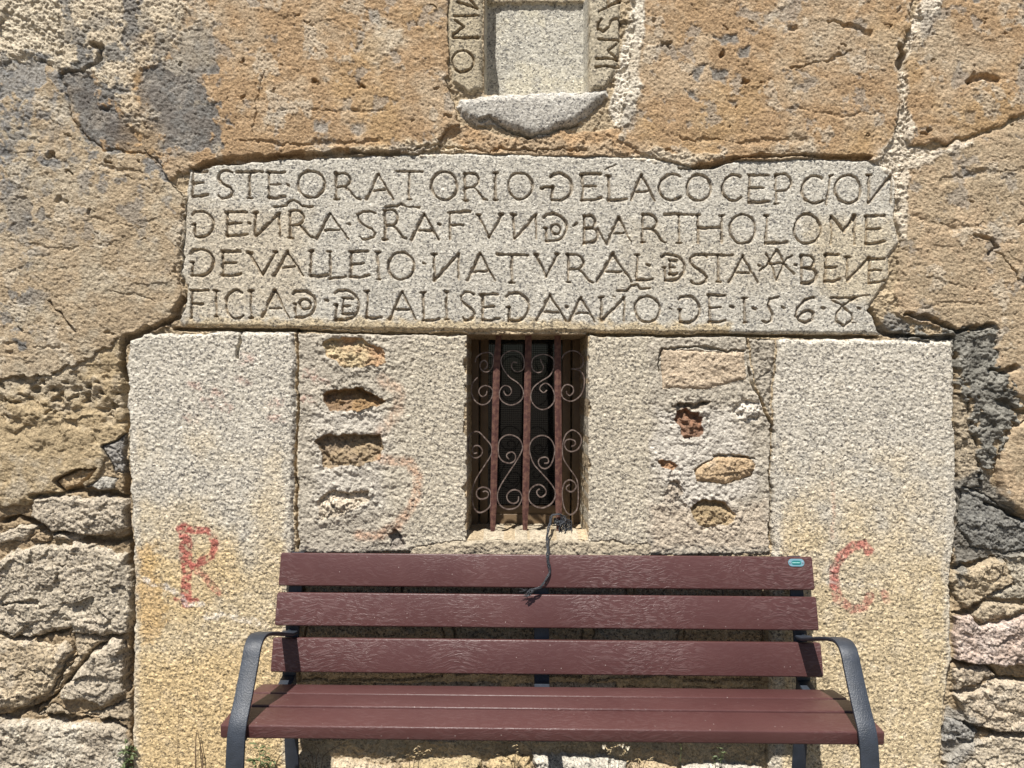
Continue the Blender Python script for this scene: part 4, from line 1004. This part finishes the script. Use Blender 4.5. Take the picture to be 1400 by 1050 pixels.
# ------------------------------------------------------------------ iron grille: three bars, each with its scrolls
YB = D + .072
def bar(pts):                       # (px, py, half width px)
    mb = MB(); P_ = []; Fr = []
    vs = []; n = 4
    for px, py, hw in pts:
        c = wp(px, py, YB); w = hw * YB / FPX; t = .0075
        vs += [c + Vector((-w, -t * .45, 0)), c + Vector((0, -t, 0)), c + Vector((w, -t * .45, 0)), c + Vector((w, t, 0)), c + Vector((-w, t, 0))]
    n = 5; fs = []
    for i in range(len(pts) - 1):
        for k in range(n): fs.append((i * n + k, i * n + (k + 1) % n, (i + 1) * n + (k + 1) % n, (i + 1) * n + k))
    fs.append(tuple(range(n))); fs.append(tuple((len(pts) - 1) * n + k for k in range(n)))
    mb.add(vs, fs)
    return mb
bars = []
for pts in ([(682.5, 446, 3.4), (681, 470, 3.8), (679.6, 490, 4.6), (678.4, 520, 4.7), (677, 580, 4.5), (675.5, 640, 4.4), (674.6, 690, 4.5), (674, 712, 3.6), (673.6, 732, 2.9)],
            [(722.6, 446, 4.2), (722.2, 480, 4.4), (721.4, 520, 4.6), (720.4, 580, 4.6), (719.4, 640, 4.6), (718.5, 690, 4.5), (718, 712, 3.5), (717.6, 732, 2.9)],
            [(762.2, 446, 4.2), (762.4, 480, 4.3), (762.6, 520, 4.5), (763.2, 580, 4.5), (763.6, 640, 4.6), (763.8, 690, 4.5), (763.9, 712, 3.6), (764, 732, 2.9)]):
    bars.append(bar(pts).build('grille_bar', M['rust'], wall, angle=20))
def scroll(pts, sc, ox, oy, barobj):
    q = [wp(x / sc + ox, y / sc + oy, YB + .001) for x, y in pts]
    q = catmull(q, 5)
    mb = MB(); fr = []
    for i in range(len(q)):
        t = (q[min(i + 1, len(q) - 1)] - q[max(i - 1, 0)]).normalized()
        fr.append((Vector((0, 1, 0)), t.cross(Vector((0, 1, 0))).normalized()))
    mb.section(q, fr, [(-.005, -.0019), (.005, -.0019), (.005, .0019), (-.005, .0019)])
    mb.build('scroll', M['scroll'], barobj, angle=50)
A1 = (7.5, 635, 450); A2 = (7.5, 715, 450); A3 = (6.5667, 635, 580); A4 = (6.5667, 715, 580)
scroll([(135, 495), (90, 545), (70, 620), (85, 690), (120, 745), (180, 775), (240, 755), (280, 700), (292, 640), (265, 595), (210, 578), (165, 600), (148, 640), (165, 680), (195, 690), (225, 665), (230, 635)], *A1, bars[0])
scroll([(110, 340), (125, 290), (180, 250), (250, 240), (292, 270), (297, 340), (280, 400), (235, 438), (185, 425), (160, 385), (170, 340), (205, 320), (235, 350), (228, 395), (200, 412)], *A1, bars[0])
scroll([(540, 345), (500, 340), (482, 380), (510, 425), (560, 435), (605, 405), (612, 320), (580, 250), (500, 220), (420, 245), (375, 310), (395, 400), (460, 490), (540, 545), (590, 600), (605, 660), (590, 715), (540, 760), (470, 778), (400, 750), (362, 700), (360, 640), (385, 595), (420, 578), (465, 595), (482, 640), (460, 675), (430, 678), (408, 650), (405, 632)], *A1, bars[1])
scroll([(180, 305), (190, 345), (210, 385), (195, 430), (150, 445), (105, 420), (88, 360), (105, 300), (150, 270), (220, 260), (290, 285), (318, 330), (310, 410), (270, 480), (190, 530), (115, 590), (82, 660), (85, 730), (130, 795), (200, 825), (270, 800), (318, 740), (322, 670), (295, 600), (240, 555), (190, 575), (172, 615), (210, 650), (245, 625)], *A2, bars[1])
scroll([(400, 300), (420, 260), (480, 225), (550, 230), (605, 280), (618, 340), (595, 395), (540, 405)], *A2, bars[2])
scroll([(490, 408), (540, 412), (600, 440), (628, 510), (620, 610), (580, 690), (500, 738), (430, 720), (398, 680), (398, 620), (430, 575), (470, 570), (510, 595), (515, 645), (480, 680), (450, 660), (445, 635)], *A2, bars[2])
scroll([(115, 255), (85, 260), (72, 230), (90, 195), (130, 195), (160, 230), (155, 270), (120, 298), (80, 298), (45, 260), (32, 190), (45, 110), (80, 72), (130, 70), (190, 130), (240, 195), (240, 270), (180, 370), (110, 480), (75, 570), (70, 660), (85, 745), (120, 788), (170, 785), (225, 740), (240, 660), (225, 590), (170, 565), (120, 585), (107, 625), (125, 662), (160, 672), (205, 655), (215, 620), (195, 600), (165, 605)], *A3, bars[0])
scroll([(400, 315), (378, 285), (390, 260), (430, 250), (458, 280), (450, 325), (410, 348), (350, 335), (310, 285), (305, 200), (320, 140), (370, 100), (430, 98), (490, 130), (520, 190), (510, 250), (460, 340), (400, 430), (330, 540), (298, 620), (305, 700), (350, 750), (415, 762), (480, 735), (515, 670), (500, 610), (450, 588), (405, 605), (380, 645), (395, 690), (440, 712), (480, 690), (485, 650)], *A3, bars[1])
scroll([(190, 350), (225, 345), (225, 310), (195, 295), (150, 310), (138, 345), (160, 385), (200, 398), (245, 370), (275, 300), (285, 220), (260, 150), (210, 108), (150, 103), (90, 135), (60, 190), (65, 270), (100, 360), (170, 440), (240, 520), (285, 590), (285, 660), (250, 715), (180, 750), (110, 735), (60, 690), (50, 630), (70, 580), (120, 545), (170, 550), (205, 590), (200, 630), (160, 655), (130, 630), (125, 600), (150, 580)], *A4, bars[1])
scroll([(435, 200), (465, 185), (465, 150), (425, 135), (385, 145), (372, 185), (395, 230), (440, 245), (495, 220), (525, 150), (510, 95), (470, 60), (430, 55), (380, 100), (355, 190), (360, 300), (420, 400), (470, 470), (492, 540), (495, 680), (480, 770), (430, 812), (385, 780), (358, 700), (352, 600), (375, 525), (420, 500), (465, 525), (475, 570), (440, 605), (400, 595), (388, 565), (420, 540)], *A4, bars[2])

# ------------------------------------------------------------------ bench
BX = .113; BL_ = 1.80
bench = empty('park_bench', (BX, 2.34, 0), 'park bench with six red brown slats and black iron arms against the wall', 'bench')
bench.rotation_euler = (0, 0, math.radians(-0.7))
bpy.context.view_layer.update()
def bench_build(mb, name, mat, parent=bench, **kw):
    # geometry is given square to the wall; keep it in bench space so that the bench's slight turn applies
    o = mb.build(name, mat, None, **kw)
    o.parent = parent
    q = Matrix.Translation((-BX, -2.34, 0))
    if parent is bench: o.matrix_parent_inverse = q
    else: o.matrix_parent_inverse = Matrix.Identity(4)
    return o
def slat(y0, z0, y1, z1, thick, nsign, rr_=.005):
    """slat whose show face runs from (y0,z0) to (y1,z1); body behind it"""
    a_, b_ = Vector((0, y0, z0)), Vector((0, y1, z1))
    t = (b_ - a_).normalized(); w = (b_ - a_).length
    nrm = Vector((1, 0, 0)).cross(t) * nsign
    c = (a_ + b_) / 2 - nrm * thick / 2
    mb = MB(); prof = rrect(w, thick, rr_, 4)
    e = .004
    pts, fr = [], []
    for x, k in ((-BL_ / 2, .93), (-BL_ / 2 + .002, .975), (-BL_ / 2 + e, 1), (BL_ / 2 - e, 1), (BL_ / 2 - .002, .975), (BL_ / 2, .93)):
        pts.append(Vector((BX + x, c.y, c.z))); fr.append((t * k, nrm * k))
    mb.section(pts, fr, prof)
    return mb
for y0, z0, y1, z1 in ((2.605, .792, 2.578, .686), (2.567, .667, 2.540, .563), (2.526, .528, 2.500, .424)):
    top = bench_build(slat(y0, z0, y1, z1, .035, -1), 'back_slat', M['slat'])
    if z0 > .78: top_slat = top
for y0, z0, y1, z1 in ((2.080, .437, 2.190, .4415), (2.200, .4425, 2.308, .432), (2.318, .431, 2.425, .415)):
    bench_build(slat(y0, z0, y1, z1, .037, 1), 'seat_slat', M['seat'])
def strap(path, width, thick, xc, n=6):
    """flat bar of given width in x following a (y, z) path"""
    q = catmull([Vector((xc, y, z)) for y, z in path], n)
    mb = MB(); fr = []
    for i in range(len(q)):
        t = (q[min(i + 1, len(q) - 1)] - q[max(i - 1, 0)]).normalized()
        fr.append((Vector((1, 0, 0)), t.cross(Vector((1, 0, 0))).normalized()))
    mb.section(q, fr, rrect(width, thick, min(thick * .3, .004), 2))
    return mb
HALF = .849
for sx in (-1, 1):
    xc = BX + sx * HALF
    f = bench_build(strap([(2.545, .540), (2.50, .548), (2.42, .575), (2.33, .606), (2.255, .627), (2.215, .628), (2.188, .612), (2.168, .580), (2.140, .535), (2.106, .485), (2.074, .44), (2.060, .39), (2.052, .30), (2.046, .15), (2.046, 0.0)], .050, .011, xc), 'armrest', M['bench_iron'])
    xp = BX + sx * (HALF + .004)
    bench_build(strap([(2.648, .785), (2.62, .68), (2.580, .52), (2.553, .42), (2.556, .33), (2.580, .15), (2.60, 0.0)], .046, .012, xp), 'back_leg', M['bench_iron'])
    bench_build(strap([(2.545, .392), (2.45, .376), (2.33, .390), (2.21, .400), (2.10, .397), (2.078, .392)], .044, .010, xp), 'seat_rail', M['bench_iron'])
    for y, z in ((2.549, .447), (2.564, .542)):
        m2 = MB()
        m2.tube([(xp, y - .008, z), (xp, y - .014, z)], [.009, .006], 10)
        bench_build(m2, 'bolt', M['bench_iron'])
bench_build(strap([(2.645, .775), (2.62, .68), (2.580, .52), (2.548, .41), (2.50, .378), (2.33, .390), (2.21, .400), (2.10, .397)], .050, .010, BX - .012), 'middle_support', M['bench_iron'])
# oval plate on the top slat, built flat against its leaning face
nrm = Vector((0, -(.792 - .686), -(2.578 - 2.605))).normalized(); nrm = Vector((0, nrm.y, abs(nrm.z)))
upv = Vector((0, 2.605 - 2.578, .792 - .686)).normalized()
pc = Vector((BX + .845, 2.605, .792)) - upv * .020
def oval(w, h, t, off, n=10):
    mb = MB(); out = []
    r = h / 2
    for sgn, a0 in ((1, -90), (-1, 90)):
        for k in range(n + 1):
            q = math.radians(a0 + 180 * k / n); out.append((sgn * (w / 2 - r) + r * math.cos(q), r * math.sin(q)))
    mb.section([pc + nrm * off, pc + nrm * (off + t)], [(Vector((1, 0, 0)), upv)] * 2, out)
    return mb
bd = bench_build(oval(.054, .025, .0022, 0), 'maker_plate', M['plate_rim'], label='small pale blue and teal oval plate')
bd_in = bench_build(oval(.032, .0135, .0012, .0020), 'plate_field', M['plate_teal']); 
bd_rv = []
for sx in (-1, 1):
    mb = MB()
    c = pc + Vector((sx * .0215, 0, 0)) + nrm * .0022
    mb.tube([c, c + nrm * .0018], [.0036, .0025], 10)
    bd_rv.append(bench_build(mb, 'rivet', M['rivet']))
mb = MB()
for k, (w_, hh) in enumerate(((.004, .0045), (.004, .0045), (.003, .0045), (.004, .0045), (.0035, .0045), (.0025, .0045))):   # worn, unreadable lettering
    c = pc + Vector((-.0115 + k * .0045, 0, 0)) + nrm * .0033
    vs = []
    for dx, dz in ((-.5, -.5), (.5, -.5), (.5, .5), (-.5, .5)):
        vs.append(c + Vector((dx * w_ * .85, 0, 0)) + upv * dz * hh)
    mb.section([c, c + nrm * .0004], [(Vector((1, 0, 0)), upv)] * 2, [(-w_ * .42, -hh / 2), (-w_ * .1, -hh / 2), (w_ * .1, -hh * .1), (w_ * .42, -hh / 2), (w_ * .42, hh / 2), (w_ * .05, hh * .2), (-w_ * .42, hh / 2)])
bd_tx = bench_build(mb, 'plate_lettering', M['plate_white'])
for o in [bd_in, bd_tx] + bd_rv:
    o.parent = bd; o.matrix_parent_inverse = Matrix.Identity(4)

# ------------------------------------------------------------------ frayed cord tied to the grille
rc = random.Random(3)
knot0 = wp(766, 704, YB - .008)
rope = empty('frayed_cord', knot0, 'frayed black cord knotted to the right window bar and hanging over the bench', 'cord')
bpy.context.view_layer.update()
main = [wp(772, 708, YB - .008), wp(766, 703, YB - .012), wp(759, 702, YB - .012), wp(754, 706, YB - .014), wp(751, 716, D + .02), wp(749.5, 730, D - .012), wp(748, 746, D - .03), wp(748.5, 758, 2.60),
        wp(750.5, 772, 2.590), wp(750, 783, 2.585), wp(746, 793, 2.575), wp(740, 800, 2.57), wp(734, 806, 2.555), wp(727, 809, 2.55), wp(719, 811.5, 2.548)]
mb = MB()
base_path = catmull(main, 6)
for k in range(5):
    ph = rc.uniform(0, 6.28); rad = .0035 + .0012 * (k % 3); out = []
    for i, p in enumerate(base_path):
        f_ = i / len(base_path)
        r_ = rad * (1.0 + 1.2 * max(0, f_ - .78) * 4)
        a_ = ph + i * .42
        out.append(p + Vector((math.cos(a_) * r_, -abs(math.sin(a_)) * r_ * .7 - .001, math.sin(a_ * .6) * r_ * .8)))
    mb.tube(out, .0017, 5)
mb.build('cord', M['cord'], rope)
mb = MB()
for k in range(26):
    st = wp(rc.uniform(765, 779), rc.uniform(704, 716), YB - .012 + rc.uniform(-.008, .006))
    pts = [st]; d_ = Vector((rc.uniform(-1, 1), rc.uniform(-.5, .4), -1))
    for j in range(6):
        d_ = (d_ + Vector((rc.uniform(-1, 1), rc.uniform(-.6, .6), rc.uniform(-.9, .5)))).normalized()
        q = pts[-1] + d_ * .012
        lo, hi = wp(764, 731, YB - .012), wp(781, 702, YB - .012)
        q = Vector((min(max(q.x, lo.x), hi.x), min(max(q.y, YB - .034), YB - .002), min(max(q.z, lo.z), hi.z)))
        pts.append(q)
    mb.tube(catmull(pts, 3), rc.uniform(.0010, .0022), 5)
for k in range(7):
    a_ = rc.uniform(0, 6.28)
    ring = [wp(763.8 + 6.5 * math.cos(t * .7854), 711 + rc.uniform(-3, 3) + k * .8, YB + .013 * math.sin(t * .7854)) for t in range(9)]
    mb.tube(catmull(ring, 3), .0018, 5)
mb.build('knot', M['cord'], rope)
mb = MB()
for k in range(16):
    st = wp(rc.uniform(722, 730), rc.uniform(807, 811), 2.549)
    e_ = st + Vector((-rc.uniform(.012, .03), rc.uniform(-.006, .006), rc.uniform(-.018, .010)))
    mid_ = (st + e_) / 2 + Vector((0, rc.uniform(-.004, .004), rc.uniform(-.003, .004)))
    mb.tube([st, mid_, e_], [.0012, .0010, .0006], 4)
mb.build('frayed_end', M['cord'], rope)

# ------------------------------------------------------------------ weeds at the foot of the wall
def weed(name, px, depth, stems, label, cat, group, leafm, stemm, seed, leaf=(.02, .007), dens=5, petals=False, r=.0012):
    """stems: list of lists of (px, py) from root upwards, in the plane y = depth"""
    rw = random.Random(seed)
    p0 = wp(px, 1050, depth); p0.z = 0
    root = empty(name, p0, label, cat, group)
    bpy.context.view_layer.update()
    ms, ml, mp = MB(), MB(), MB()
    for st in stems:
        pts = [wp(x, y, depth + rw.uniform(-.008, .008)) for x, y in st]
        base = Vector((pts[0].x + rw.uniform(-.004, .004), depth, -.004))
        q = catmull([base] + pts, 5)
        ms.tube(q, [r * (1.15 - .75 * i / len(q)) for i in range(len(q))], 5)
        for i in range(2, len(q)):
            for _ in range(dens if rw.random() < .6 else dens // 2):
                if rw.random() > .55: continue
                a_ = rw.uniform(0, 6.28); L_ = leaf[0] * rw.uniform(.5, 1.15); w_ = leaf[1] * rw.uniform(.6, 1.1)
                d_ = Vector((math.cos(a_), -.75 * abs(math.sin(a_)), rw.uniform(-.2, .9))).normalized()
                sd_ = d_.cross(Vector((rw.uniform(-.3, .3), rw.uniform(-.6, .2), 1))).normalized()
                nn = sd_.cross(d_)
                p = q[i]
                ml.add([p, p + d_ * L_ * .35 + sd_ * w_ * .5 + nn * w_ * .18, p + d_ * L_ * .75 + sd_ * w_ * .36 - nn * L_ * .04, p + d_ * L_ - nn * L_ * .16, p + d_ * L_ * .75 - sd_ * w_ * .36 - nn * L_ * .04, p + d_ * L_ * .35 - sd_ * w_ * .5 + nn * w_ * .18, p + d_ * L_ * .55 - nn * w_ * .1],
                       [(0, 1, 6), (1, 2, 6), (2, 3, 6), (3, 4, 6), (4, 5, 6), (5, 0, 6)])
        if petals:
            for _ in range(7):
                a_ = rw.uniform(0, 6.28); d_ = Vector((math.cos(a_), -.5, math.sin(a_) * .8)).normalized(); sd_ = d_.cross(Vector((0, -1, .3))).normalized()
                p = q[-1]; L_ = rw.uniform(.007, .016)
                mp.add([p, p + d_ * L_ * .5 + sd_ * .003, p + d_ * L_, p + d_ * L_ * .5 - sd_ * .003], [(0, 1, 2, 3)])
            mp.build('seed_head', M['pale_petal'], root); mp = MB()
    ms.build('stem', stemm, root)
    nl = len(ml.v) // 7
    if nl > 14: ml.build('foliage', leafm, root)
    else:
        for k in range(nl):
            m1 = MB(); m1.add(ml.v[k * 7:k * 7 + 7], [(0, 1, 6), (1, 2, 6), (2, 3, 6), (3, 4, 6), (4, 5, 6), (5, 0, 6)]); m1.build('leaf', leafm, root)
    return root
GW = 'weeds along the foot of the wall'
LF, LD, SD = M['leaf'], M['leaf_dry'], M['stem_dry']
weed('weed', 173, D - .012, [[(172, 1040), (171, 1010)], [(176, 1044), (180, 1030), (182, 1022)], [(168, 1046), (165, 1034)]], 'green leafy weed in the joint left of the block with the red R', 'weed', GW, LF, LF, 11, (.024, .010), 4)
weed('weed', 358, D - .05, [[(356, 1040), (352, 1018)], [(362, 1040), (364, 1022)], [(350, 1046), (346, 1038)], [(368, 1046), (372, 1040)]], 'green leafy weed between the left armrest and the left bench leg', 'weed', GW, LF, LF, 12, (.030, .010), 4)
weed('dry_weed', 372, D - .03, [[(368, 1040), (376, 1026), (386, 1014)]], 'bare slanting stalk beside the left bench leg', 'dry weed', GW, LD, SD, 13, dens=0)
weed('dry_weed', 430, D - .13, [[(428, 1040), (422, 1026), (412, 1020)], [(432, 1040), (436, 1026), (428, 1018)], [(440, 1044), (446, 1030), (462, 1020), (474, 1014)], [(424, 1044), (414, 1034)]], 'brown tangled dry weed next to the left bench leg', 'dry weed', GW, LD, SD, 14, (.014, .003), 2)
weed('dry_weed', 572, D - .09, [[(566, 1044), (572, 1028), (570, 1020)], [(572, 1044), (580, 1028), (588, 1024)], [(560, 1040), (552, 1034)]], 'curled dry weed on the yellow footing stone', 'dry weed', GW, LD, SD, 15, (.022, .005), 3)
weed('dry_weed', 704, D - .10, [[(704, 1040), (706, 1026), (705, 1018)], [(700, 1044), (690, 1034), (678, 1032)], [(708, 1046), (716, 1034)]], 'thin dry weed left of the middle of the bench', 'dry weed', GW, LD, SD, 16, (.014, .004), 2)
weed('dry_weed', 836, D - .11, [[(832, 1040), (834, 1028), (826, 1020)], [(834, 1036), (838, 1022), (850, 1019)], [(846, 1044), (852, 1030), (858, 1022)]], 'pale dry weed with bleached seed heads under the bench', 'dry weed', GW, LD, LD, 17, (.014, .004), 2, True)
weed('dry_weed', 876, D - .07, [[(874, 1046), (872, 1036)], [(880, 1046), (888, 1038)], [(868, 1046), (860, 1040)]], 'low brown dry weed right of the weed with seed heads', 'dry weed', GW, LD, SD, 18, (.018, .005), 3)
weed('weed', 931, D - .10, [[(930, 1042), (931, 1030), (931, 1018)]], 'single thin green stalk under the right half of the bench', 'weed', GW, LF, LF, 19, (.012, .004), 1)
weed('weed', 985, D - .10, [[(984, 1042), (986, 1030), (982, 1022)], [(986, 1040), (992, 1028)], [(978, 1046), (974, 1034)]], 'small green sprig near the right bench leg', 'weed', GW, LF, LF, 20, (.015, .006), 2)
weed('dry_weed', 267, D - .03, [[(267.5, 1030), (268, 1010), (269, 998)], [(277, 1038), (274, 1020), (270, 998)]], 'forked bare brown twig in front of the block with the red R', 'dry weed', GW, LD, SD, 21, dens=0, r=.0024)
weed('dry_weed', 243, D - .02, [[(243, 1010), (244, 970), (242, 938)]], 'hair thin tall grass stalk left of the forked twig', 'dry weed', GW, LD, SD, 22, dens=0, r=.0007)
print("scene ready")
